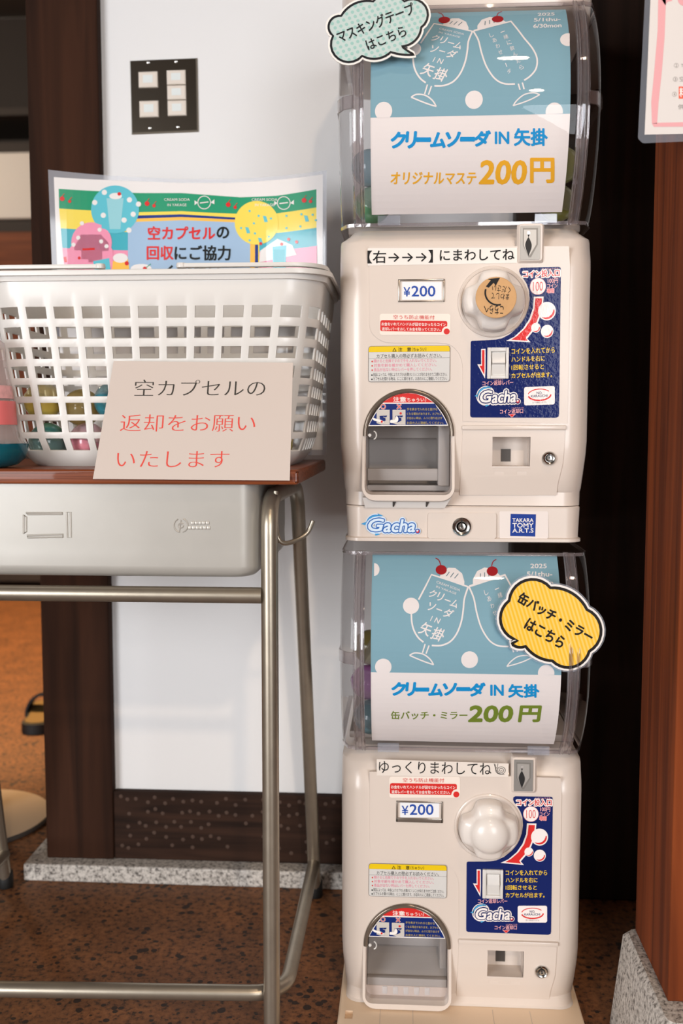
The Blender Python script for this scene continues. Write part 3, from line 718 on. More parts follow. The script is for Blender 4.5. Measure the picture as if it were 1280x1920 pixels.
def make_unit(unit, name, label):
    o = UP_O if unit == 'U' else LO_O; cv = cU if unit == 'U' else cL
    root = thing(name, label, 'capsule machine', o)
    shared('body', 'body', root, make_body)
    def mk():
        b = new(); prism(b, panel_outline(), -.0011, .004); return obj('front_panel', b, M_BODY, None, 30)
    fp = shared('front_panel0', 'front_panel', root, mk)
    shared('hood', 'window_hood', root, make_hood)
    shared('back', 'hopper_floor', root, make_back)
    shared('blue', 'instruction_panel', root, blue_panel)
    shared('warn', 'warning_label', root, warn_label)
    red_label(cv, *((0, 0) if unit == 'L' else (-18, -867))).parent = root
    strip_label(unit).parent = root
    # --- price window
    cx, cy = (789.5, 545) if unit == 'U' else (786, 1521)
    x0, z1 = cv(cx-43.5, cy-21); x1, z0 = cv(cx+43.5, cy+21)
    pw = new()
    rounded_plate(pw, x0, x1, z0, z1, -.0008, .0006, .002)
    w = obj('price_window', pw, mat('price_bezel', (128, 120, 112), .25, .6), root, 30)
    b = new()
    for a0, a1, c0, c1 in ((x0, x1, z1-.0022, z1), (x0, x1, z0, z0+(.0016 if unit == 'U' else .0060)), (x0, x0+.0022, z0, z1), (x1-.0022, x1, z0, z1)):
        bxx(b, a0, a1, -.0030, -.0009, c0, c1, .0006)
    obj('bezel', b, mat('bezel_grey', (150, 140, 130), .2, .7), w, 30)
    P = Print(cv); P.rect(cx-36, cy-16 if unit == 'U' else cy-18, cx+(38 if unit == 'U' else 37), cy+17 if unit == 'U' else cy+11, ink('price_card', (232, 232, 234)), 1)
    ty = cy+2 if unit == 'U' else cy-3
    P.text('¥', cx-33, ty-8, cx-21, ty+9, BLUE, 3, .02); P.text('200', cx-18, ty-10.5, cx+26, ty+9, BLUE, 3, .025)
    P.build('price_card', w, on_face(-.0010))
    # --- coin slot
    def mk():
        b = new(); x0, z1 = cU(972, 421); x1, z0 = cU(1016, 491)
        zs = (z1-z0)
        loft(b, [[(x, .001, z) for x, z in rrect(x0-.002, x1+.002, z0-.003, z1, .002, 4)], [(x, -.0045, z) for x, z in rrect(x0, x1, z0, z1, .003, 4)], [(x, -.0055, z) for x, z in rrect(x0+.001, x1-.001, z0+.001, z1-.001, .003, 4)]])
        bxx(b, x0+.001, x1-.001, .0, .035, z0+.006, z1-.0005)
        o_ = obj('coin_slot', b, M_BODY, None, 30)
        b = new(); px0, pz1 = cU(974.5, 425); px1, pz0 = cU(1010.5, 488); rounded_plate(b, px0, px1, pz0, pz1, -.0068, -.0050, .0008); pl = obj('slot_plate', b, M_ZINC, o_, 30)
        P = Print(cU); P.z = zt(960, 410, 12.8)
        P.poly([(240, 250), (600, 250), (600, 640), (430, 950), (380, 950), (240, 660)], mat('zinc_recess', (128, 124, 118), .5, .4), 1)
        P.poly([(260, 290), (560, 290), (560, 640), (400, 900), (360, 900), (260, 660)], mat('zinc_face', (172, 168, 162), .4, .4), 2)
        P.poly(smooth([(372, 480), (320, 560), (295, 650), (310, 740), (350, 860), (375, 910), (400, 850), (440, 740), (448, 650), (420, 560)], 4, True), M_BLACK, 3)
        P.disc(375, 420, 22, M_BLACK, 3); P.stroke([(375, 420), (372, 480)], 14, M_BLACK, 3); P.disc(375, 368, 38, mat('bright_pin', (225, 222, 218), .2, .6), 4)
        P.build('slot_mouth', o_, on_face(-.0068))
        return o_
    shared('slot', 'coin_slot', root, mk)
    # --- turning knob in its round bezel
    def mk():
        b = new(); lathe(b, [(.0445, .0005), (.0435, .0026), (.0420, .0034), (.0400, .0026), (.0398, .0012), (0, .0012)], 64, 'Y', cen=(KN[0], 0, KN[1])); return obj('knob_bezel', b, M_BODY, None, 30)
    shared('bezel', 'knob_bezel', root, mk)
    k = shared('knob', 'knob', root, knob_part); k.location = (KN[0], -.0025, KN[1])
    if unit == 'U':
        P = Print(cU); P.z = zt(860, 490, 6.4); KR = mat('kraft_paper', (206, 160, 108), .7, var=.12, vscale=60)
        P.mi(KR)
        P.stroke([(465, 570)] + [(430+152*math.cos(math.radians(a)), 430+148*math.sin(math.radians(a))) for a in range(80, 205, 9)], 20, BLACK, 1)
        P.poly([(285, 355), (345, 280), (305, 265), (455, 250), (405, 345), (380, 310), (320, 370)], BLACK, 1)
        P.text('こちらへ', 262, 585, 498, 690, BLACK, 1, .01, ang=183); P.text('ください', 360, 345, 585, 425, BLACK, 1, .0, ang=188); P.text('まわして', 350, 435, 565, 512, BLACK, 1, .0, ang=184)
        st = P.build('kraft_sticker', k, lambda a, b_, l: ((a-KN[0])*.96, -.0402-l*LAY, (b_-KN[1])*.96))
        b = new(); b.from_mesh(st.data); lathe(b, [(.0246, .0386), (.0246, .0394), (.0240, .0399), (0, .0401)], 40, 'Y', 0); b.to_mesh(st.data); b.free()
        st['label'] = 'brown paper disc with a hand-drawn turning arrow'; st['only_here'] = True
    # --- coin return lever
    def mk():
        b = new(); x0, z1 = cU(913, 652); x1, z0 = cU(952.5, 710.5); ix0, iz1 = cU(920, 660); ix1, iz0 = cU(947, 704)
        zc = (z0+z1)/2
        for a0, a1, c0, c1 in ((x0, ix0, z0, z1), (ix1, x1, z0, z1), (ix0-.0002, ix1+.0002, iz1, z1), (ix0-.0002, ix1+.0002, z0, iz0)):
            bxx(b, a0, a1, -.0058, -.0014, c0, c1, .0009)
        bxx(b, ix0-.0003, ix1+.0003, -.0024, -.0016, iz0-.0003, iz1+.0003)
        o_ = obj('lever_frame', b, M_WHITE, None, 40)
        b = new(); zc = (iz0+iz1)/2; secs = []
        for x in (ix0+.0012, ix1-.0012):
            secs.append([(x, -.0025, iz1-.001), (x, -.0040, iz1-.0012), (x, -.0078, zc+.003), (x, -.0080, zc+.0005), (x, -.0045, zc-.0012), (x, -.0030, iz0+.002), (x, -.0025, iz0+.001)])
        loft(b, secs); obj('lever', b, M_WHITE, o_, 35)
        return o_
    shared('lever', 'lever_frame', root, mk)
    # --- coin return door
    def mk():
        b = new(); P0 = [cU(*q) for q in [(866, 803), (1060, 807), (1056, 870), (1048, 905), (1046, 929), (861, 929), (862, 890)]]
        z_b = P0[4][1]
        # follow the body, whose foot tucks in towards the bottom
        def yb(z): return 0 if z > .13 else (.0005*(.13-z)/.018 if z > .112 else (.0005+(.112-z)/.024*.0035 if z > .088 else .004+(.088-z)/.02*.005))
        xs0 = lambda z: np.interp(z, [P0[5][1], P0[6][1], P0[0][1]], [P0[5][0], P0[6][0], P0[0][0]])
        xs1 = lambda z: np.interp(z, [P0[4][1], P0[3][1], P0[2][1], P0[1][1]], [P0[4][0], P0[3][0], P0[2][0], P0[1][0]])
        zs = [P0[5][1]+(P0[0][1]-P0[5][1])*k/16 for k in range(17)]
        secs = [[(xs0(z), yb(z)+.004, z), (xs0(z)+.0008, yb(z)-.0013, z), (xs1(z)-.0008, yb(z)-.0013, z), (xs1(z), yb(z)+.004, z)] for z in zs]
        loft(b, secs)
        x0, z1 = cU(866, 797.5); x1, z0 = cU(1060.5, 806)
        bxx(b, x0, x1, -.0045, .003, z0, z1, .0012)
        o_ = obj('coin_door', b, M_BODY, None, 30)
        c = new(); bxx(c, HX[0], HZ[0], -.05, .05, HZ[1], HX[1])
        cs = [c]
        for xa, xb in ((926, 945), (969, 988)):
            a0, a1 = cU(xa, 884), cU(xb, 891); c = new(); bxx(c, a0[0], a1[0], -.02, .003, a1[1], a0[1]); cs.append(c)
        boolean(o_, cs)
        b = new(); z0, z1 = HZ[1], HX[1]; x0, x1 = HX[0], HZ[0]
        # the cup: floor, and a back plate with the dark coin mouth
        bxx(b, x0, x1, .001, .031, z0-.0015, z0+.0004)
        bxx(b, x0, x1, .031, .034, z0, z1)
        obj('coin_cup', b, M_BODY2, o_)
        zt0 = atY(948, 842, FACE+.03)[2]-UP_O.z; zt1 = atY(948, 1803, FACE+.03)[2]-LO_O.z; xm0 = atY(939, 850, FACE+.03)[0]-UP_O.x; xm1 = atY(957, 850, FACE+.03)[0]-UP_O.x
        b = new(); bxx(b, xm0, xm1, .0300, .0308, min(zt1, zt0-.01), zt0); obj('coin_mouth', b, M_DKGREY, o_)
        lk = lock_part('lock', cU(1028.5, 859), .0084, -.0008); lk.parent = o_
        return o_
    shared('door', 'coin_door', root, mk)
    # --- capsule outlet
    def mk():
        b = new(); A = arch(-.0012, .0175, db=-.006); B_ = arch(.0035)
        n = len(A)
        # raised rim, deeper towards the bottom lip
        def dep(z): t = max(0, min(1, (CH_CZ-z)/.07)); return -.0006-.0109*t*t
        ro = [(x, .014, z) for x, z in A]; r1 = [(x, dep(z)+.002, z) for x, z in A]; am = arch(-.0006, .0165, db=-.0045); r2 = [(x, dep(z), z) for x, z in am]; ai = arch(.0028, .012); r3 = [(x, dep(z), z) for x, z in ai]; r4 = [(x, .012, z) for x, z in arch(.0035, .012)]
        R = [[b.verts.new(p) for p in r] for r in (ro, r1, r2, r3, r4)]
        for P_, Q in zip(R[:-1], R[1:]):
            for k_ in range(n): b.faces.new((P_[k_], P_[(k_+1) % n], Q[(k_+1) % n], Q[k_]))
        return obj('outlet_rim', b, M_BODY, None, 35)
    rim = shared('rim', 'outlet_rim', root, mk)
    def mk():
        b = new(); prism(b, arch(.0040), -.0012, .0008)
        fl = obj('outlet_flap', b, M_CLEAR, None, 30)
        b = new(); pts = [(x, -.0018, z) for x, z in arc(CH_C, CH_CZ, CH_RAD-.0030, -2, 182, 40)]
        tube(b, pts, .0029, 10); obj('flap_edge', b, mat('smoky_edge', (116, 104, 92), .15, .45), fl, 60)
        P = chute_sticker(); P.build('caution_sticker', fl, on_face(-.0015))
        b = new(); p = cU(693, 816); lathe(b, [(.0022, 0), (.002, .001), (.0, .0012)], 12, 'Y', cen=(p[0], -.0014, p[1])); tube(b, [(p[0]+.005+.0035*math.cos(a), -.002, p[1]+.005*math.sin(a)) for a in [PI*(.5-k/8) for k in range(9)]], .0008, 6); obj('flap_pivot', b, M_WHITE, fl, 40)
        return fl
    shared('flap', 'outlet_flap', root, mk)
    make_interior(unit).parent = root
    if unit == 'U':
        # drawer front with its lip, logos and lock; the translucent drip tray under the outlet
        b = new()
        loft(b, [section(0, .1480, .0080, .02), section(.0012, .1515, .0040, .02), section(.0048, .1515, .0040, .02), section(.0064, .1488, .0070, .02), section(.0445, .1505, .0060, .022), section(.0462, .1495, .0075, .022)])
        dr = obj('drawer', b, M_BODY, root, 30)
        b = new(); x0, z1 = cU(802, 962); x1, z0 = cU(930, 1011); rounded_plate(b, x0, x1, z0, z1, .0040, .0066, .003); obj('lock_plate', b, M_BODY, dr, 30)
        lk = lock_part('lock', cU(865.5, 988), .0118, .0040); lk.parent = dr
        P = Print(cU); gacha_logo(P, 679, 966, 111, 37, 1, ink('logo_halo', (206, 222, 236)), ink('logo_blue', (34, 96, 172)), ink('logo_sky', (60, 150, 206)))
        P.build('brand_logo', dr, on_face(.0058))
        P = Print(cU); P.z = zt(660, 940, 3.2)
        P.rect(885, 62, 1180, 226, ink('clear_patch', (226, 216, 210), .3), 1, 10)
        P.poly([(953, 77), (1106, 80), (1101, 214), (950, 211)], ink('takara_blue', (20, 56, 140)), 2)
        for s, y0, y1 in (('TAKARA', 104, 127), ('TOMY', 133, 160), ('A.R.T.S', 165, 190)): P.text(s, 964, y0, 1090, y1, WHITE, 3, .03)
        P.build('maker_logo', dr, on_face(.0058))
        b = new(); x0, z1 = cU(680, 932); x1, z0 = cU(845, 953); loft(b, [[(x0, -.008, z1), (x1, -.008, z1), (x1, .014, z1), (x0, .014, z1)], [(x0+.003, .001, z0), (x1-.008, .001, z0), (x1-.008, .014, z0), (x0+.003, .014, z0)]])
        tr = obj('drip_lip', b, mat('frosted_lip', (222, 216, 210), .3), root, 30)
        for px in (736, 798):
            b = new(); a, z1_ = cU(px, 936); a1, z0_ = cU(px+8, 950); loft(b, [[(a, -.0080, z1_), (a1, -.0080, z1_), (a1, .004, z1_), (a, .004, z1_)], [(a, -.0012, z0_), (a+.0015, -.0012, z0_), (a+.0015, .004, z0_), (a, .004, z0_)]])
            obj('drain_notch', b, M_DKGREY, tr)
        # cap over the window
        b = new(); loft(b, [section(.6555, .1500, .014, .05), section(.6585, .1560, .004, .055), section(.69, .1580, -.003, .06), section(.735, .1550, .002, .06)])
        obj('top_cap', b, M_BODY, root, 30)
    else:
        b = new(); z0 = -LO_O.z
        loft(b, [[(x, y, z0+.0004) for x, y in rrect(-.160, .160, -.140, .33, .01, 4)], [(x, y, z0+.0055) for x, y in rrect(-.160, .160, -.140, .33, .01, 4)], [(x, y, z0+.0072) for x, y in rrect(-.158, .158, -.137, .33, .01, 4)]])
        ba = obj('base', b, mat('base_plastic', (234, 208, 178), .4), root, 30)
        loft_b = new(); loft(loft_b, [section(z0+.0074, .1525, .006, .02), section(z0+.010, .1515, .008, .022), section(z0+.030, .1500, .0095, .025)]); obj('foot', loft_b, M_BODY, root, 30)
        cut = []
        for s in (-1, 1):
            c = new(); bxx(c, s*.146-.005, s*.146+.005, -.032, -.014, z0+.002, z0+.05); cut.append(c)
        boolean(ba, cut)
        for x in (-.105, -.062, .043, .092): b = new(); bxx(b, x-.0003, x+.0003, -.137, .0, z0+.0068, z0+.0074); obj('joint_line', b, M_SEAM, ba)
        zf = lambda y: cL(768, y)[1]
        for px in (721, 741, 761, 781, 801):
            b = new(); x = cL(px, 1860)[0]; bxx(b, x-.0035, x+.0035, .0085, .0106, zf(1872), zf(1858), .0008)
            obj('drain_slot', b, M_WHITE, root, 30)
    return root
upper = make_unit('U', 'capsule_machine', 'upper white capsule vending machine with a brown paper disc on its knob')
lower = make_unit('L', 'capsule_machine', 'lower white capsule vending machine with a plain white knob, standing on the floor')

# ------------------------------------------------------------------ flyers inside the hoods
def conv_curve(o):
    def c(x, y):
        Y = 1.235
        for _ in range(14):
            p = atY(x, y, Y); zl = max(.405, min(.664, p[2]-o.z)); Y = o.y + arcY(zl)
        return (p[0]-o.x, p[2]-o.z)
    return c
fU, fL = conv_curve(UP_O), conv_curve(LO_O)
AQUA = ink('aqua', (128, 170, 184), .5); FW_ = ink('flyer_white', (236, 230, 226), .5); CHERRY = ink('cherry', (160, 26, 34), .5); LEMON = ink('title_blue', (14, 148, 212), .5)
ORANGE = ink('orange', (238, 176, 44), .5); OLIVE = ink('olive', (118, 140, 48), .5); DASH = ink('grey_dash', (92, 122, 132), .5)
def flyer(unit):
    cv, o = (fU, UP_O) if unit == 'U' else (fL, LO_O)
    P = Print(fL)
    x0, x1, z0, z1 = -.1175, .1180, .4125, (.6540 if unit == 'U' else .6590)
    zb = fL(870, 1263)[1]
    P.add([(x0, z0), (x1, z0), (x1, z1), (x0, z1)], [(0, 1, 2, 3)], FW_, 1, raw=True)
    P.add([(x0, zb), (x1, zb), (x1, z1), (x0, z1)], [(0, 1, 2, 3)], AQUA, 2, raw=True)
    A_ = zt(700, 1030, 3.5556); B_ = zt(690, 10, 2.9091)
    # left glass, read from the lower flyer
    P.conv, P.z = fL, A_
    for cx, cy, r in ((250, 376, 54), (65, 783, 55), (640, 735, 56), (1150, 825, 55)):
        if cy > 780 and cx < 100: P.poly(arc(cx, cy, r, 135, 405, 30)[:], FW_, 3)
        elif cx > 1100: P.poly(arc(cx, cy, r, 168, 372, 24), FW_, 3)
        else: P.disc(cx, cy, r, FW_, 3, 36)
    P.poly([(4, 92)] + [(4+36*math.cos(math.radians(a)), 134+43*math.sin(math.radians(a))) for a in range(-85, 90, 12)] + [(4, 177)], FW_, 3)
    def half(c, ex, pts): P.poly(pts, FW_, 3)
    P.poly([(440, 185), (455, 150), (500, 122), (545, 124), (590, 160), (606, 215), (604, 240), (520, 212)], FW_, 3)
    P.poly([(662, 240), (662, 200), (690, 145), (740, 120), (790, 130), (835, 165), (845, 178), (760, 205)], FW_, 3)
    for xa, ya, xb, yb in ((505, 150, 485, 178), (535, 155, 512, 185), (565, 162, 540, 192), (712, 160, 710, 198), (740, 153, 740, 190), (768, 168, 768, 180)): P.stroke([(xa, ya), (xb, yb)], 5, DASH, 4)
    for cx, cy, st in ((451, 136, [(413, 58), (435, 72), (448, 105)]), (791, 145, [(818, 66), (796, 82), (786, 112)])):
        P.disc(cx, cy, 37, CHERRY, 5, 30, 32); P.stroke(smooth(st, 5), 6, CHERRY, 5)
    P.stroke([(300, 335), (345, 250), (386, 168), (512, 208), (632, 250)] , 11, FW_, 4)
    P.stroke(smooth([(630, 250), (605, 330), (598, 400), (585, 480), (555, 560), (510, 615), (450, 640), (388, 640)], 5), 11, FW_, 4)
    P.stroke(smooth([(252, 425), (256, 490), (272, 545), (300, 590), (333, 618)], 5), 11, FW_, 4)
    P.stroke([(344, 630), (326, 690)], 9, FW_, 4); P.stroke([(370, 640), (350, 695)], 9, FW_, 4)
    P.stroke(smooth([(240, 706), (275, 690), (330, 698), (375, 730), (400, 768)], 5) + smooth([(400, 768), (350, 752), (290, 728), (240, 706)], 5), 9, FW_, 4)
    P.text('CREAM SODA', 415, 236, 582, 252, FW_, 4, 0, ang=20); P.text('IN YAKAGE', 413, 264, 556, 278, FW_, 4, 0, ang=20)
    for s, cx, cy, h, w in (('ク', 396, 296, 52, 46), ('リ', 446, 316, 56, 42), ('ー', 494, 340, 8, 42), ('ム', 538, 360, 52, 50), ('ソ', 388, 384, 54, 46), ('ー', 438, 402, 8, 40), ('ダ', 500, 426, 62, 62), ('I', 386, 460, 36, 8), ('N', 426, 474, 36, 36), ('矢', 346, 530, 86, 76), ('掛', 430, 566, 86, 82)):
        P.text(s, cx-w/2, cy-h/2, cx+w/2, cy+h/2, FW_, 4, .022, .15, ang=20)
    # right glass and date, read from the upper flyer
    P.conv, P.z = fU, B_
    P.stroke([(575, 140), (680, 112), (778, 88), (850, 180)] + smooth([(850, 180), (895, 235), (920, 290), (915, 345), (885, 385), (850, 410)], 5)[1:], 9, FW_, 4)
    P.stroke(smooth([(572, 140), (600, 190), (618, 260), (645, 335), (690, 400), (740, 428), (800, 430)], 5), 9, FW_, 4)
    P.stroke([(818, 428), (828, 462)], 8, FW_, 4); P.stroke([(840, 422), (850, 458)], 8, FW_, 4)
    P.stroke(smooth([(935, 488), (900, 478), (850, 488), (810, 520), (790, 548)], 5) + smooth([(790, 548), (840, 532), (890, 512), (935, 488)], 5), 7, FW_, 4)
    for s, cx, cy in zip('一緒に飲んだら', (733, 750, 768, 785, 800, 818, 835), (145, 172, 203, 234, 266, 302, 338)):
        hh = 4 if s == '一' else 24; P.text(s, cx-12, cy-hh/2, cx+12, cy+hh/2, FW_, 4, 0, ang=-20)
    for s, cx, cy in zip('しあわせソーダ', (672, 688, 706, 720, 736, 752, 768), (162, 190, 222, 256, 290, 324, 360)):
        if s == 'ー': P.stroke([(748, 316), (756, 336)], 4, FW_, 4)
        else: P.text(s, cx-11, cy-12, cx+11, cy+12, FW_, 4, 0, ang=-20)
    P.poly([(1098, 154)] + [(1090+44*math.cos(math.radians(a)), 188+35*math.sin(math.radians(a))) for a in range(280, 80, -12)] + [(1098, 222)], FW_, 3)
    P.conv, P.z = fL, A_
    P.text('2025', 1046, 96, 1153, 125, FW_, 4, .04); P.text('5/1thu-', 1022, 148, 1190, 180, FW_, 4, .04); P.text('6/30mon', 1018, 205, 1196, 238, FW_, 4, .04)
    # titles
    if unit == 'U':
        P.conv, P.z = fU, zt(600, 0, 2.2857)
        for s, a, b_, c, d in (('ク', 305, 568, 366, 634), ('リ', 368, 566, 412, 634), ('ー', 414, 592, 472, 606), ('ム', 474, 570, 534, 632), ('ソ', 540, 568, 600, 628), ('ー', 602, 590, 660, 604), ('ダ', 662, 562, 728, 626)): P.text(s, a, b_, c, d, LEMON, 4, .035, .1, outline=(LEMON, 3.6, 8))
        P.text('IN', 750, 566, 808, 616, LEMON, 4, .04, outline=(LEMON, 2, 6)); P.text('矢掛', 832, 552, 972, 624, LEMON, 4, .03, outline=(LEMON, 2.6, 8))
        P.text('オリジナルマステ', 302, 738, 668, 790, ORANGE, 4, .03, .1); P.text('200', 682, 690, 882, 788, ORANGE, 4, .04, .1, outline=(ORANGE, 4, 8)); P.text('円', 902, 680, 1000, 782, ORANGE, 4, .04, outline=(ORANGE, 3.5, 8))
    else:
        P.conv, P.z = fL, zt(620, 1000, 2.3704)
        for s, a, b_, c, d in (('ク', 272, 664, 332, 718), ('リ', 334, 664, 376, 720), ('ー', 378, 688, 434, 700), ('ム', 436, 670, 494, 722), ('ソ', 500, 668, 558, 718), ('ー', 560, 686, 616, 698), ('ダ', 618, 666, 684, 722)): P.text(s, a, b_, c, d, LEMON, 4, .035, .1, outline=(LEMON, 3.6, 8))
        P.text('IN', 710, 674, 766, 720, LEMON, 4, .04, outline=(LEMON, 2, 6)); P.text('矢掛', 790, 672, 924, 728, LEMON, 4, .03, outline=(LEMON, 2.6, 8))
        P.text('缶バッチ・ミラー', 268, 790, 606, 826, OLIVE, 4, .025); P.text('200', 612, 768, 806, 836, OLIVE, 4, .04, .1, outline=(OLIVE, 4, 8)); P.text('円', 834, 768, 934, 836, OLIVE, 4, .04, .1, outline=(OLIVE, 3.5, 8))
    lab = 'blue and white flyer with %s price lettering, inside the window of the %s machine' % (('orange', 'upper') if unit == 'U' else ('olive green', 'lower'))
    fo = P.build('flyer', None, lambda a, b_, l: (a, arcY(b_)-l*LAY*.8, b_), cuts_b=[z0+(z1-z0)*k/36 for k in range(1, 36)])
    fo.location = o; tag(fo, lab, 'flyer', 'flyers in the machine windows'); fo.data.polygons.foreach_set('use_smooth', [False]*len(fo.data.polygons))
flyer('U'); flyer('L')

# ------------------------------------------------------------------ capsules showing at the window edges
CAPC = {}
def capsule(loc, rgb, label, r=.0235, tilt=(.4, .3, 0), group=None):
    t = thing('capsule', label, 'capsule', loc, group); t.rotation_euler = tilt
    key = tuple(rgb)+(r,)
    if key not in CAPC:
        n = 9
        b = new(); lathe(b, [(r, 0)] + [(r*math.cos(PI/2*k/n), -r*math.sin(PI/2*k/n)) for k in range(1, n)] + [(0, -r)], 28)
        m = mat('capsule_%d_%d_%d' % tuple(rgb), rgb, .15, coat=.4); bm1 = obj('bowl', b, m, None, 60)
        b = new(); lathe(b, [(r*1.02, -.002), (r*1.02, .002), (r, .0025)] + [(r*math.cos(PI/2*k/n), r*math.sin(PI/2*k/n)) for k in range(1, n)] + [(0, r)], 28)
        ml = clear('capsule_lid_%d_%d_%d' % tuple(rgb), tuple(int(200+.2*c) for c in rgb), .8, .04, 1.45, .35, tuple(min(255, int(120+.55*c)) for c in rgb)); bm2 = obj('lid', b, ml, None, 60)
        CAPC[key] = (bm1.data, bm2.data); bpy.data.objects.remove(bm1); bpy.data.objects.remove(bm2)
    link('bowl', CAPC[key][0], t); link('lid', CAPC[key][1], t)
    return t
def in_unit(o, x, y, z): return (o.x+x, o.y+y, o.z+z)
GU, GL = 'capsules in the upper machine', 'capsules in the lower machine'
capsule(in_unit(UP_O, -.118, .045, .4325), (96, 150, 110), 'green capsule at the lower left of the upper machine window', group=GU, tilt=(.3, .5, 0))
capsule(in_unit(UP_O, -.122, .046, .480), (150, 178, 188), 'pale blue capsule resting on the green one, upper machine, left edge', group=GU, tilt=(2.4, .3, 0))
capsule(in_unit(UP_O, .118, .048, .4325), (132, 138, 66), 'olive capsule at the lower right of the upper machine window', group=GU)
capsule(in_unit(UP_O, .122, .05, .480), (150, 160, 80), 'yellow-green capsule on the olive one, upper machine, right edge', group=GU, tilt=(2.1, .2, 0))
capsule(in_unit(LO_O, -.120, .045, .4325), (70, 120, 132), 'teal capsule at the lower left of the lower machine window', group=GL)
capsule(in_unit(LO_O, -.124, .046, .480), (172, 110, 170), 'mauve capsule on the teal one, lower machine, left edge', group=GL, tilt=(2.3, .2, 0))
capsule(in_unit(LO_O, -.121, .047, .5275), (120, 110, 60), 'mustard capsule topmost at the left edge of the lower machine', group=GL, tilt=(.2, 2, 0))
# ------------------------------------------------------------------ school desk
desk = thing('school_desk', 'old school desk with reddish plywood top and grey tube legs, left of the machines', 'desk', (-.42, 1.34, 0))
DO = Vector((-.42, 1.34, 0))
def D(*pts): return [Vector(p) - DO for p in pts]
b = new(); bxx(b, -.720+.42, -.124+.42, 1.148-1.34, 1.535-1.34, .7095, .7272, .004, 3)
bmesh.ops.bevel(b, geom=[e for e in b.edges if abs(e.verts[0].co.z-e.verts[1].co.z) > .005 and abs(e.calc_length()-.0097) < .002], offset=.004, segments=2, affect='EDGES')
obj('desk_top', b, M_DESKWOOD, desk, 40)
# pressed metal tray
b = new()
x0, x1, y0, y1 = -.706+.42, -.1745+.42, 1.158-1.34, 1.45-1.34
def ts(z, i, r): return [(x, y, z) for x, y in rrect(x0+i, x1-i, y0+i, y1-i, r, 6)]
secs = [ts(.7092, 0, .022), ts(.640, 0, .022), ts(.628, .0005, .022)] + [ts(.612 - .0145*math.sin(a)+.0145*0, .0145*(1-math.cos(a)), .022) for a in [PI/2*k/6 for k in range(7)]]
loft(b, secs); tray = obj('tray', b, M_TRAY, desk, 40)
M_EMB = mat('tray_emboss', (186, 182, 174), .42, .35)
b = new(); zt_ = zt(0, 840, 2.0); Yt = 1.158
def tp(x, y): p = atY(*zt_(x, y), Yt); return (p[0]+.42, Yt-1.34-.0002, p[2])
for L_ in ([(98, 243), (234, 243), (234, 248), (104, 249)], [(88, 250), (98, 258), (98, 314), (88, 322)], [(102, 328), (236, 324), (236, 334), (104, 336)], [(250, 240), (264, 240), (266, 336), (252, 336)]):
    tube(b, [tp(*q) for q in L_], .0011, 8, closed=True)
obj('label_holder_emboss', b, M_EMB, tray, 40); b = new()
cx, cy = 678, 290
for r0, a0, a1 in ((26, 100, 250), (26, -70, 80), (9, 0, 330)): tube(b, [tp(cx+r0*math.cos(math.radians(a)), cy+r0*math.sin(math.radians(a))) for a in range(a0, a1, 12)], .0009, 6)
tube(b, [tp(678, 270), tp(672, 312)], .0009, 6)
for yy, xs in ((281, range(722, 782, 14)), (299, range(712, 794, 14))):
    for x in xs:
        p = tp(x, yy); box(b, p, (.0042, .0018, .0042), .0008)
obj('maker_emboss', b, M_EMB, tray, 40)
R_T = .0103
XL = -.667
b = new(); tube(b, bend(D((-.1615, 1.166, .010), (-.1610, 1.166, .694), (-.157, 1.43, .694), (-.1465, 1.590, .010)), .045, 8), R_T, 16); obj('side_frame', b, M_TUBE, desk, 60)
b = new(); tube(b, bend(D((XL, 1.166, .010), (XL, 1.166, .694), (XL+.004, 1.43, .694), (XL-.006, 1.590, .010)), .045, 8), R_T, 16); obj('side_frame', b, M_TUBE, desk, 60)
for x, y in ((-.1615, 1.166), (-.1465, 1.590), (XL, 1.166), (XL-.006, 1.590)):
    b = new(); lathe(b, [(.0118, 0), (.0125, .002), (.0122, .026), (.0105, .028)], 20, cen=Vector((x, y, .0005))-DO); obj('foot_cap', b, M_BLACK, desk, 40)
b = new(); tube(b, bend(D((-.1475, 1.576, .064), (-.1485, 1.195, .064), (-.665, 1.176, .064), (XL-.001, 1.576, .064)), .045, 8), .0098, 16); obj('foot_rail', b, M_TUBE, desk, 60)
b = new(); tube(b, D((-.170, 1.163, .5770), (-.660, 1.163, .5770)), .0098, 16); obj('cross_bar', b, M_TUBE, desk, 60)
b = new(); hz = zt(470, 890, 7.53)
def hp(x, y, Y): return Vector(atY(*hz(x, y), Y)) - DO
tube(b, [Vector(q) for q in bend([hp(350, 230, 1.185), hp(352, 620, 1.185), hp(368, 860, 1.185), hp(420, 960, 1.186), hp(520, 975, 1.19), hp(700, 905, 1.20), hp(815, 810, 1.205), hp(878, 650, 1.205)], .012, 5)], .0030, 10); obj('bag_hook', b, M_STEEL if False else M_TUBE, desk, 60)

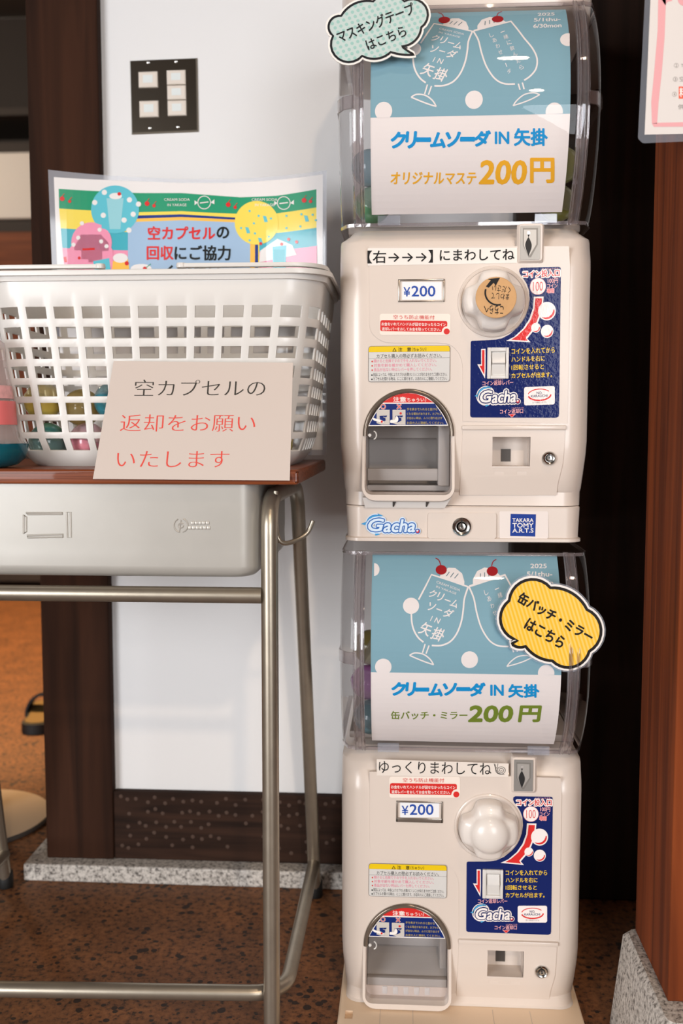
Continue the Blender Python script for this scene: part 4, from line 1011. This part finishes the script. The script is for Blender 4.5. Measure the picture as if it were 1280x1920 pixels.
# ------------------------------------------------------------------ white basket
BX0, BX1, BY0, BY1, BZ0, BZ1 = -.525, -.1025, 1.205, 1.470, .7290, .966
bk = thing('plastic_basket', 'white plastic basket with rows of square holes standing on the school desk', 'basket', ((BX0+BX1)/2, (BY0+BY1)/2, BZ0))
BC = Vector(((BX0+BX1)/2, (BY0+BY1)/2, BZ0)); HB = BZ1-BZ0
def bask(t, inset=0.0, n=None):
    """outline at height fraction t, as a function of arc fraction"""
    ins = .032*(1-t)**1.0 + .016*max(0, (.14-t)/.14)**2 + inset
    x0, x1, y0, y1 = BX0+ins-BC.x, BX1-ins-BC.x, BY0+ins*.75-BC.y, BY1-ins*.75-BC.y
    return x0, x1, y0, y1, .046-.008*(1-t)
def peri(t, s, inset=0.0):
    x0, x1, y0, y1, r = bask(t, inset); w, d = x1-x0-2*r, y1-y0-2*r; q = PI*r/2
    Ltot = 2*(w+d)+4*q; l = (s % 1.0)*Ltot
    segs = [('l', (x0+r, y0), (1, 0), w), ('a', (x1-r, y0+r), -90, q), ('l', (x1, y0+r), (0, 1), d), ('a', (x1-r, y1-r), 0, q), ('l', (x1-r, y1), (-1, 0), w), ('a', (x0+r, y1-r), 90, q), ('l', (x0, y1-r), (0, -1), d), ('a', (x0+r, y0+r), 180, q)]
    for k, p, dd, ln in segs:
        if l <= ln+1e-9:
            if k == 'l': return (p[0]+dd[0]*l, p[1]+dd[1]*l)
            a = math.radians(dd+90*l/ln); return (p[0]+r*math.cos(a), p[1]+r*math.sin(a))
        l -= ln
    return (x0+r, y0)
NC = 36; SUB = 6; OFF = .0035
def trow(py): return (atY(300, py, BY0+.012)[2]-BZ0)/HB
rows = []                                            # (t_low, t_high, is_hole_row)
edges = []
tops = [575, 612.5, 650, 686, 720.5, 754.5, 788, 822]
marks = [1.0, .955, trow(545)]
hr = []
for y in tops: hr.append((trow(y+22), trow(y)))
tl = [0.0, .012, .04, .08]
seq = [(0.0, .012, 0), (.012, .04, 0), (.04, hr[-1][0], 0)]
for i in range(len(hr)-1, -1, -1):
    a, c = hr[i]; seq.append((a, c, 1))
    nxt = hr[i-1][0] if i > 0 else trow(545)
    seq.append((c, nxt, 0))
seq += [(trow(545), .955, 0)]
b = new(); cols = []
for c in range(NC):
    base = c/NC
    cuts = [0, .14, .14+.18, .5, .86-.18, .86]
    for k, f in enumerate(cuts): cols.append((base+f/NC+OFF, 0 < k < 5))
ts_ = [seq[0][0]] + [s[1] for s in seq]
V = [[b.verts.new((*peri(t, s), t*HB)) for s, h in cols] for t in ts_]
nc = len(cols)
for i, (a, c, hole) in enumerate(seq):
    for k in range(nc):
        if hole and cols[k][1]: continue
        b.faces.new((V[i][k], V[i][(k+1) % nc], V[i+1][(k+1) % nc], V[i+1][k]))
# floor of the basket and the stepped, rolled rim
b.faces.new(V[0])
lip = [(.955, -.004), (.99, -.0045), (1.0, -.007), (.997, -.011), (.972, -.0125)]
prev = V[-1]
for t, off in lip:
    ring = [b.verts.new((*peri(min(t, 1), s, off), t*HB)) for s, h in cols]
    for k in range(nc): b.faces.new((prev[k], prev[(k+1) % nc], ring[(k+1) % nc], ring[k]))
    prev = ring
bo = obj('tub', b, M_WHITE, bk, 40)
md = bo.modifiers.new('s', 'SOLIDIFY'); md.thickness = .0026; md.offset = -1
md = bo.modifiers.new('b', 'BEVEL'); md.width = .0007; md.segments = 2; md.limit_method = 'ANGLE'; md.angle_limit = math.radians(50)
# two folded handles lying along the rim, one to each end
def hpath(sign):
    x0, x1, y0, y1, r = bask(1.0, -.006)
    x0, x1 = x0+.004, x1-.004
    px = (atY(190, 505, BY0)[0] if sign < 0 else atY(342, 503, BY0)[0]) - BC.x
    xe = x0 if sign < 0 else x1
    P = bend([(px, y0, HB+.0035), (xe, y0, HB+.0035), (xe, y1, HB+.0035), (px, y1, HB+.0035)], .045, 8)
    return P
for s in (-1, 1):
    b = new(); P = hpath(s)
    secs = []
    for i, p in enumerate(P):
        a = P[max(i-1, 0)]; c = P[min(i+1, len(P)-1)]; t = (c-a); t.z = 0; t.normalize(); nrm = Vector((-t.y, t.x, 0))
        secs.append([p + nrm*u + Vector((0, 0, w)) for u, w in ((-.0045, -.0022), (.0045, -.0022), (.0052, 0), (.0045, .0024), (-.0045, .0024), (-.0052, 0))])
    loft(b, secs)
    for e in (P[0], P[-1]): lathe(b, [(.0062, -.0025), (.0066, 0), (.0058, .0030), (0, .0034)], 16, cen=e)
    obj('handle', b, M_WHITE, bk, 40)

# capsules inside the basket
GB = 'empty capsules inside the white basket'
def bcap(x, y, dz, rgb, label, tilt=(.4, .3, 0), r=.0245): capsule((x, y, BZ0+r+.0045+dz), rgb, label, r, tilt, GB)
bcap(-.461, 1.262, 0, (78, 138, 128), 'green capsule at the bottom left of the white basket', (2.6, .2, 0))
bcap(-.470, 1.272, .052, (222, 196, 92), 'yellow capsule lying on the green one at the left of the white basket', (-.3, .2, 0))
bcap(-.424, 1.288, .044, (196, 164, 60), 'golden yellow capsule beside the yellow one in the white basket', (2.0, .3, .5))
bcap(-.408, 1.260, 0, (206, 128, 140), 'pink capsule on the basket floor right of the green one', (-.2, .2, 0))
bcap(-.378, 1.272, .052, (62, 142, 158), 'teal capsule behind the top left corner of the paper card', (-.4, .1, 0))
bcap(-.355, 1.258, 0, (150, 176, 90), 'lime capsule on the basket floor behind the lower left of the paper card', (.5, .2, 0))
bcap(-.168, 1.262, 0, (208, 182, 70), 'yellow capsule at the bottom right corner of the white basket', (2.4, .3, 0))
bcap(-.170, 1.284, .048, (210, 110, 130), 'pink capsule on the yellow one at the right end of the white basket', (.2, .3, 0))

# ------------------------------------------------------------------ laminated poster behind the basket
def pY(x):                                           # the sheet waves: both ends come forward
    u = (x - (-.553))/(.438); return 1.482+.032*(1-(2*u-1)**2) + .004*math.sin(u*9)
def cP(x, y):
    Y = 1.5
    for _ in range(10): p = atY(x, y, Y); Y = pY(p[0])
    return (p[0], p[2])
P = Print(cP)
def pe(x, l): return pY(x)
TLx, TLz = cP(103, 330); BRx = cP(600, 420)[0]
z_top = cP(340, 333)[1]; Zb = .735
corner = [cP(90, 318), cP(190, 328), cP(260, 332), cP(340, 336), cP(430, 336), cP(500, 332), cP(560, 326), cP(612, 319)]
M_P = ink('poster_paper', (232, 228, 226), .3, .6, .06, 40)
def pc(name, rgb): return ink('poster_'+name, rgb, .3, .6, .06, 40)
xr = cP(612, 450)[0]; xl = cP(103, 480)[0]
lam = corner + [(xr, Zb), (xl, Zb)]
# paper inset from the film
pap = [cP(101, 332), cP(190, 337), cP(260, 340), cP(340, 343), cP(430, 343), cP(500, 339), cP(560, 333), cP(605, 327), (cP(604, 450)[0], Zb+.008), (cP(111, 480)[0], Zb+.008)]
def rawpoly(pts, m, l): P.add(pts, [tuple(t) for t in tessellate_polygon([[Vector((x, y, 0)) for x, y in pts]])], m, l, raw=True)
rawpoly(pap, M_P, 2)
a_, c_ = zt(80, 310, 4.741), zt(340, 310, 4.571)
G, Y_, NB, OR_, LB, TE, PK, RD, CY = pc('green', (38, 150, 110)), pc('yellow', (240, 216, 90)), pc('navy', (22, 52, 132)), pc('orange', (248, 190, 84)), pc('light_blue', (160, 188, 216)), pc('teal', (70, 172, 188)), pc('pink', (236, 150, 178)), pc('red', (214, 44, 44)), pc('cyan', (96, 190, 206))
BK = pc('black', (20, 24, 24))
q = lambda pts, z_: [z_(*p_) for p_ in pts]
# bands: green, yellow, teal, pink, each crossing the whole sheet
def band(tl, bl, m, l):
    """tl, bl: matching top and bottom edge pixel lists"""
    P.z = lambda x, y: (x, y); P.poly(tl + bl[::-1], m, l)
ztop = [(110, 354), (175, 358), (260, 362), (340, 362), (450, 370), (520, 367), (593, 355)]
z1 = [(111, 391), (180, 395), (260, 398), (340, 397), (450, 401), (520, 400), (593, 389)]
z2 = [(114, 428), (180, 432), (260, 436), (340, 436), (450, 440), (520, 437), (593, 427)]
z3 = [(117, 465), (180, 468), (260, 470), (340, 470), (450, 474), (520, 470), (594, 461)]
z4 = [(121, 505), (180, 508), (260, 510), (340, 510), (450, 514), (520, 510), (594, 502)]
band(ztop, z1, G, 3); band(z1, z2, Y_, 3); band(z2, z3, TE, 3); band(z3, z4, PK, 3)
# centre notice box
band([(240, 400), (260, 398), (340, 396), (440, 402), (486, 406)], [(240, 540), (260, 540), (340, 540), (440, 540), (486, 540)], Y_, 4)
band([(240, 405), (260, 404), (340, 402), (440, 408), (484, 412)], [(240, 540), (260, 540), (340, 540), (440, 540), (484, 540)], NB, 5)
band([(240, 412), (260, 410), (340, 407), (440, 412), (478, 418)], [(240, 540), (260, 540), (340, 540), (440, 540), (478, 540)], OR_, 6)
band([(240, 417), (260, 416), (340, 413), (440, 417), (469, 421)], [(240, 540), (260, 540), (340, 540), (440, 540), (469, 540)], LB, 7)
# round ornaments
P.disc(216, 393, 45, CY, 9, 36)
for x, y in ((196, 361), (178, 380), (243, 375), (260, 383), (194, 404), (250, 402), (233, 413), (242, 432)): P.disc(x, y, 5, M_P, 10, 12)
P.poly([(200, 372), (232, 372), (226, 430), (206, 430)], pc('pale_cyan', (150, 205, 214)), 10); P.disc(217, 368, 12, M_P, 11, 16, 6); P.disc(224, 364, 3.5, RD, 12, 10)
P.disc(172, 455, 38, PK, 9, 32)
P.poly([(128, 470), (150, 440), (195, 440), (212, 470), (212, 500), (122, 506)], PK, 9)
for x, y in ((154, 419), (147, 446), (190, 453), (187, 431), (138, 459), (200, 462)): P.disc(x, y, 4, M_P, 10, 10)
P.stroke([(155, 468), (178, 467)], 4, RD, 10); P.disc(149, 484, 3, RD, 10, 8); P.stroke([(122, 482), (124, 492)], 5, RD, 10)
P.poly([(175, 490), (205, 484), (208, 508), (178, 508)], CY, 10); P.poly([(212, 490), (240, 484), (243, 508), (210, 508)], OR_, 10); P.disc(226, 484, 14, M_P, 11, 18, 9); P.disc(238, 494, 4, RD, 12, 10); P.disc(265, 504, 20, M_P, 11, 18, 9); P.disc(272, 504, 4, RD, 12, 10); P.stroke([(272, 504), (283, 495)], 1.5, G, 12)
P.disc(481, 418, 41, Y_, 9, 36)
for x, y in ((468, 396), (485, 405), (508, 410), (452, 428), (476, 419), (478, 438), (504, 444), (468, 451)): P.disc(x, y, 2.2, CY, 10, 8)
for x, y, r in ((497, 411, 6), (464, 432, 6), (488, 452, 6), (574, 410, 6)): P.poly([(x-r*.7, y-r), (x+r*.3, y-r*.9), (x+r*.9, y+r*.9), (x-r*.2, y+r)], CY, 10)
for x, y in ((537, 405), (565, 402), (586, 403), (592, 413), (537, 428), (563, 425)): P.disc(x, y, 2.2, CY, 10, 8)
# cherries, candies and soda glass
for x, y, r in ((117, 373, 4.5), (131, 378, 3), (276, 382, 4.5), (289, 386, 3.2), (428, 384, 4.5), (441, 389, 3.2), (570, 376, 4.5), (582, 378, 3.2)):
    P.disc(x, y, r, RD, 10, 12); P.stroke([(x, y-r), (x+4, y-r-5)], 1, RD, 10)
for x, y in ((383, 380), (532, 381)):
    P.ring(x, y, 12, 1.5, M_P, 10, 20); P.stroke([(x-8, y+1), (x+8, y-1)], 2, M_P, 10)
    P.poly([(x-12, y), (x-18, y-4), (x-18, y+5)], M_P, 10); P.poly([(x+12, y), (x+19, y-6), (x+19, y+3)], M_P, 10)
for x in (332, 496): P.text('CREAM SODA', x-24, 372, x+24, 377, M_P, 10); P.text('IN YAKAGE', x-18, 382, x+18, 387, M_P, 10)
P.poly([(488, 470), (520, 448), (548, 460), (556, 478), (486, 492)], M_P, 8); P.poly([(511, 463), (537, 460), (535, 512), (512, 512)], CY, 9); P.poly([(513, 468), (534, 468), (533, 512), (514, 512)], TE, 10)
for x, y in ((528, 458), (541, 449), (556, 454), (489, 457)): P.disc(x, y, 3, RD, 11, 10)
P.poly([(558, 468), (594, 462), (594, 502), (556, 506)], PK, 8)
P.z = zt(0, 280, 2.0)
for s, a, b0, c, d, m in (('空カプセル', 556, 290, 806, 338, RD), ('の', 814, 292, 858, 334, BK), ('回収', 552, 364, 650, 414, RD), ('にご協力', 656, 362, 864, 416, BK), ('ください', 620, 436, 830, 486, BK)):
    P.text(s, a, b0, c, d, m, 12, .02, outline=(m, 1.6, 6))
xs_ = np.linspace(-.56, -.11, 46)
po = P.build('laminated_poster', None, lambda a, b_, l: (a, pY(a)-l*.00012, b_), cuts_a=list(xs_))
# the film around and behind the print
b = new(); pts = lam
vsx = [b.verts.new((x, z, 0)) for x, z in pts]
for t_ in tessellate_polygon([[Vector((x, z, 0)) for x, z in pts]]): b.faces.new([vsx[i] for i in t_])
for c in xs_: bmesh.ops.bisect_plane(b, geom=b.verts[:]+b.edges[:]+b.faces[:], plane_co=(c, 0, 0), plane_no=(1, 0, 0))
for v in b.verts: v.co = (v.co.x, pY(v.co.x), v.co.y)
obj('film_border', b, M_FILM, po)
tag(po, 'colourful laminated poster with green and yellow bands standing behind the white basket', 'poster')

# ------------------------------------------------------------------ paper card at the desk edge
def onq(TL, TR, BR, BL, Yt, Yb):
    """plane leaning back from bottom (Yb) to top (Yt)"""
    return [atY(*TL, Yt), atY(*TR, Yt), atY(*BR, Yb), atY(*BL, Yb)]
Q = onq((213, 677), (549, 680), (543, 901), (174, 898), 1.196, 1.1435)
yT, yB, zT, zB = 1.196, 1.1435, (Q[0][2]+Q[1][2])/2, (Q[2][2]+Q[3][2])/2
def cS(x, y):
    Y = 1.16
    for _ in range(12): p = atY(x, y, Y); Y = yB + (yT-yB)*(p[2]-zB)/(zT-zB)
    return (p[0], p[2])
def yS(z): return yB + (yT-yB)*(z-zB)/(zT-zB)
b = new(); pts = [cS(213, 677), cS(549, 680), cS(543, 901), cS(174, 898)]
f0 = [b.verts.new((x, yS(z), z)) for x, z in pts]; f1 = [b.verts.new((x, yS(z)+.0012, z)) for x, z in pts]
b.faces.new(f0); b.faces.new(f1)
for k in range(4): b.faces.new((f0[k], f0[(k+1) % 4], f1[(k+1) % 4], f1[k]))
card = obj('notice_card', b, mat('card_paper', (200, 187, 178), .45, coat=.08), None)
tag(card, 'white card with black and red Japanese writing leaning on the basket over the desk edge', 'card')
TXB, TXR = ink('soft_black', (60, 56, 52), .5), ink('soft_red', (214, 76, 66), .5)
for line, x0, x1, y, h, m in (('空カプセルの', 252, 497, 727, 30, TXB), ('返却をお願い', 225, 478, 793, 32, TXR), ('いたします', 220, 430, 861, 30, TXR)):
    P = Print(cS); P.text(line, x0, y-h/2, x1, y+h/2, m, 1, -.014, .06, True)
    P.build('text_line', card, lambda a, b_, l: (a, yS(b_)-l*LAY, b_))

# ------------------------------------------------------------------ bottle at the left edge
p = atY(-14, 850, 1.196)
bt = thing('plastic_bottle', 'clear bottle with pink label and blue-green rounded base, left of the basket', 'bottle', (p[0], 1.186, .7274))
TEAL = glass('teal_plastic', (60, 160, 178), .06, 1.3)
b = new(); r = .0465
lathe(b, [(0, .0003), (.020, .0003), (.034, .004), (.042, .011), (.0455, .020), (r, .029), (.0452, .029), (.0442, .020), (.040, .012), (.032, .0055), (.02, .002), (0, .002)], 40); obj('base_cup', b, clear('teal_cup', (120, 196, 208), .9, .05, 1.45, .32, (40, 140, 160)), bt, 50)
b = new(); lathe(b, [(0, .004), (.026, .006), (.036, .014), (.037, .019), (.030, .023), (0, .025)], 32); obj('filling', b, mat('green_beads', (150, 168, 70), .5, var=.7, vscale=90), bt, 50)
b = new(); lathe(b, [(.0425, .0295), (.0375, .036), (.0335, .050), (.0315, .075), (.0275, .105), (.0235, .125), (.022, .150), (.012, .158), (0, .158)], 40); obj('bottle_body', b, clear('bottle_clear', (240, 232, 230), .9, .06, 1.45, .25, (232, 224, 222)), bt, 50)
b = new(); lathe(b, [(.0339, .052), (.0334, .060), (.0326, .076), (.0322, .0805)], 40); lb = obj('label', b, mat('pink_label', (232, 118, 118), .4), bt, 50)
lb.data.polygons.foreach_set('use_smooth', [True]*len(lb.data.polygons))
b = new(); lathe(b, [(.0308, .0835), (.0290, .097), (.0286, .099)], 40); obj('neck_label', b, mat('pale_pink_label', (238, 176, 176), .4, var=.25, vscale=160), bt, 50)

# ------------------------------------------------------------------ switch plate
cw = lambda x, y: (atY(x, y, 1.656)[0], atY(x, y, 1.656)[2])
sz = zt(200, 80, 5.818)
def csw(x, y): return cw(*sz(x, y))
oc = csw(625, 575)
sp = thing('switch_plate', 'stainless steel switch plate with white buttons on the white wall', 'switch', (oc[0], 1.66, oc[1]))
def rq(pts): return [(csw(*q_)[0]-oc[0], csw(*q_)[1]-oc[1]) for q_ in pts]
b = new(); o1 = rq([(246, 188), (986, 158), (1000, 968), (266, 998)])
A = [b.verts.new((x, -.0005, z)) for x, z in o1]; B_ = [b.verts.new((x*.965, -.0048, z*.965)) for x, z in o1]
b.faces.new(B_)
for k in range(4): b.faces.new((A[k], A[(k+1) % 4], B_[(k+1) % 4], B_[k]))
b.faces.new(A[::-1]); obj('plate', b, M_STEEL, sp)
def tilt(x, y, dx, dy): return (x+dx-.04*0, y+dy-dx*.03)
def button(x0, y0, x1, y1, name='rocker'):
    b = new(); pr = rq([(x0, y0), (x1, y0-.03*(x1-x0)), (x1+.02*(y1-y0), y1-.03*(x1-x0)), (x0+.02*(y1-y0), y1)])
    cx = sum(p_[0] for p_ in pr)/4; cz = sum(p_[1] for p_ in pr)/4
    s0 = [b.verts.new((x, -.0045, z)) for x, z in pr]; s1 = [b.verts.new((cx+(x-cx)*.96, -.0075, cz+(z-cz)*.96)) for x, z in pr]; s2 = [b.verts.new((cx+(x-cx)*.8, -.0085, cz+(z-cz)*.8)) for x, z in pr]
    for P_, Q_ in ((s0, s1), (s1, s2)):
        for k in range(4): b.faces.new((P_[k], P_[(k+1) % 4], Q_[(k+1) % 4], Q_[k]))
    b.faces.new(s2); o_ = obj(name, b, mat('switch_white', (224, 214, 202), .4), sp)
    pr2 = [(cx+(x-cx)*.5, cz+.0006+(z-cz)*.48) for x, z in pr]
    b = new(); b.faces.new([b.verts.new((x, -.0088, z)) for x, z in pr2]); obj('name_tag', b, mat('switch_tag', (222, 228, 226), .4), o_)
button(348, 325, 560, 500); button(358, 642, 568, 822)
button(655, 308, 864, 468); button(660, 474, 868, 632); button(665, 638, 872, 806)
for x, y in ((455, 215), (758, 205), (472, 930), (778, 918)):
    p = csw(x, y); b = new(); lathe(b, [(.0032, 0), (.0030, .0012), (.002, .0018), (0, .002)], 20, 'Y', cen=(p[0]-oc[0], -.0047, p[1]-oc[1])); bxx(b, p[0]-oc[0]-.0022, p[0]-oc[0]+.0022, -.0070, -.0062, p[1]-oc[1]-.0003, p[1]-oc[1]+.0003); obj('screw', b, M_CHROME, sp, 30)

# ------------------------------------------------------------------ laminated notice on the post at the right
nz = zt(1060, 0, 5.818)
YN = 1.086
def cN(x, y): p = atY(*nz(x, y), YN); return (p[0], p[2])
P = Print(lambda x, y: (atY(x, y, YN)[0], atY(x, y, YN)[2]))
PAPER_N = ink('notice_paper', (214, 208, 204), .4, .25, .1, 60); PKN = ink('notice_pink', (222, 160, 164), .4, .25, .1, 60); GRN = ink('notice_grey', (120, 112, 108), .3); RDN = ink('notice_red', (226, 92, 66), .3)
X1 = 2700
P.z = lambda x, y: nz(x, y)
P.poly([(945, -500), (X1, -500), (X1, 1430), (860, 1470)], PAPER_N, 2)
P.poly([(1010, -60), (1095, -60), (1078, 400), (1048, 780), (1012, 1120), (996, 1350), (940, 1350), (932, 1120), (965, 780), (1002, 330)], PKN, 3)
P.poly([(1010, -60), (1160, -60), (1160, 12), (1110, 22), (1085, 60)], PKN, 3)
P.poly([(940, 1350), (1010, 1340), (X1, 1310), (X1, 1375), (960, 1385)], PKN, 3)
P.disc(1300, -10, 80, PKN, 3, 24)
for n_, x, y in (('2', 1205, 716), ('3', 1195, 866), ('4', 1185, 1030)):
    P.ring(x, y, 24, 3, GRN, 3, 20); P.text(n_, x-9, y-16, x+9, y+16, GRN, 3, 0)
P.text('T', 1258, 700, 1282, 735, GRN, 3); P.text('空', 1240, 838, 1295, 890, GRN, 3); P.text('供', 1225, 1140, 1285, 1195, GRN, 3)
P.rect(1232, 945, 1300, 1078, RDN, 3); P.text('料', 1240, 960, 1310, 1060, WHITE, 4, .02)
pn = P.build('laminated_notice', None, lambda a, b_, l: (a, YN-l*LAY, b_))
tag(pn, 'laminated white notice with pink line hanging on the red-brown post', 'notice')
out = [cN(*q_) for q_ in ((890, -520), (X1+60, -520), (X1+60, 1480), (860, 1562), (838, 1558), (795, 1515), (790, 1490))]
b = new(); prism(b, out, YN-.0001, YN+.0006); obj('film_border', b, M_LAM, pn)

# ------------------------------------------------------------------ speech-bubble signs on the machines
def lobes(arcs): 
    out = []
    for a_ in arcs:
        pts = arc3(*a_) if len(a_) == 3 else list(a_)
        out += pts[:-1]
    return out
def grow(pts, w, cen):
    n = len(pts); area2 = sum(pts[i][0]*pts[(i+1) % n][1]-pts[(i+1) % n][0]*pts[i][1] for i in range(n)); s = 1 if area2 > 0 else -1
    out = []
    for i in range(n):
        a, c = pts[i-1], pts[(i+1) % n]; dx, dy = c[0]-a[0], c[1]-a[1]; L = math.hypot(dx, dy) or 1
        out.append((pts[i][0]+s*dy/L*w, pts[i][1]-s*dx/L*w))
    return out
def bubble_sign(name, label, pts, zt_, Y, border, fill, linew, white_w, film_w, texts, deco=None, yaw=0.0):
    cen = (sum(p[0] for p in pts)/len(pts), sum(p[1] for p in pts)/len(pts))
    c0 = zt_(*cen); o3 = atY(*c0, Y)
    def cv(x, y): p = atY(*((x, y)), Y); return (p[0]-o3[0], p[2]-o3[2])
    P = Print(cv); P.z = zt_
    g = grow(pts, white_w, cen)
    b = new(); prism(b, [cv(*zt_(*q_)) for q_ in g], 0, .0022)
    o_ = obj(name, b, [mat('bubble_card', (236, 230, 224), .4, coat=.3)], None); o_.location = o3; o_.rotation_euler = (0, 0, yaw)
    P.poly(pts, fill, 1); P.stroke(pts, linew, border, 3, True)
    if deco: deco(P, pts)
    for t_ in texts: P.text(*t_[:5], border, 4, t_[5], ang=t_[6])
    P.build('speech_print', o_, lambda a, b_, l: (a, -l*LAY, b_))
    if film_w:
        g2 = grow(grow(pts, white_w, cen), film_w, cen)
        b = new(); prism(b, [cv(*zt_(*q_)) for q_ in g2], .0006, .0012); obj('film_edge', b, M_LAM, o_)
    return tag(o_, label, 'sign', 'speech bubble signs on the machines')
def inside(p, poly):
    r_ = False; n = len(poly)
    for i in range(n):
        (x1, y1), (x2, y2) = poly[i], poly[(i+1) % n]
        if (y1 > p[1]) != (y2 > p[1]) and p[0] < (x2-x1)*(p[1]-y1)/(y2-y1)+x1: r_ = not r_
    return r_
INKB = ink('bubble_black', (20, 24, 30), .35); MINT = ink('mint', (186, 202, 198), .45); MINT2 = ink('mint_dot', (150, 190, 182), .45); SUN = ink('sun_yellow', (244, 188, 44), .3, .5, .12, 60); SUN2 = ink('sun_stripe', (246, 204, 104), .3, .5, .12, 60)
def dots(P, pts):
    g = grow(pts, -16, None)
    for i in range(-20, 36):
        for j in range(-20, 36):
            x = 150 + i*57 + j*28; y = 280 - i*14*0 + j*43 - i*18
            if inside((x, y), g): P.disc(x, y, 17, MINT2, 2, 10)
mint = lobes([((130, 360), (88, 240), (210, 160)), ((210, 160), (330, 45), (530, 15)), ((530, 15), (690, -60), (840, 15)), ((840, 15), (1075, 125), (1010, 275)), ((1010, 275), (960, 395), (815, 465)), ((815, 465), (860, 500), (940, 548)), ((940, 548), (830, 548), (705, 522)), ((705, 522), (570, 588), (420, 560)), ((420, 560), (150, 560), (130, 360))])
bubble_sign('speech_bubble_sign', 'pale mint speech bubble sign at the top left corner of the upper machine', mint, zt(600, 0, 5.3333), 1.2165, INKB, MINT, 22, 30, 0,
            [('マスキングテープ', 148, 168, 965, 288, .02, -21.5), ('はこちら', 450, 330, 866, 434, .02, -21.5)], dots)
def stripes(P, pts):
    # diagonal bands clipped to the bubble
    bm_ = bmesh.new(); vs_ = [bm_.verts.new((x, y, 0)) for x, y in pts]
    for t_ in tessellate_polygon([[Vector((x, y, 0)) for x, y in pts]]): bm_.faces.new([vs_[i] for i in t_])
    n = Vector((math.cos(math.radians(-17)), math.sin(math.radians(-17)), 0)); w = 39
    for k in range(-30, 60): bmesh.ops.bisect_plane(bm_, geom=bm_.verts[:]+bm_.edges[:]+bm_.faces[:], plane_co=n*(k*w/2+4), plane_no=n)
    for f in bm_.faces:
        d = (f.calc_center_median().dot(n)-4)/(w/2)
        if int(math.floor(d)) % 2: P.add([(v.co.x, v.co.y) for v in f.verts], [tuple(range(len(f.verts)))], SUN2, 2)
    bm_.free()
sun = lobes([((190, 312), (400, 92), (620, 178)), ((620, 178), (870, 250), (1000, 405)), ((1000, 405), (1148, 620), (1025, 840)), ((1025, 840), (830, 1008), (640, 940)), ((640, 940), (490, 900), (360, 788)), ((360, 788), (290, 798), (215, 762)), [(215, 762), (280, 726)], ((280, 726), (98, 500), (190, 312))])
bubble_sign('speech_bubble_sign', 'yellow striped speech bubble sign at the right edge of the lower machine window', sun, zt(920, 1070, 5.565), 1.2165, ink('bubble_dark', (26, 20, 16), .35), SUN, 30, 36, 16,
            [('缶バッチ・ミラー', 240, 425, 1110, 545, .05, 29.5), ('はこちら', 342, 590, 784, 712, .045, 29.5)], stripes)
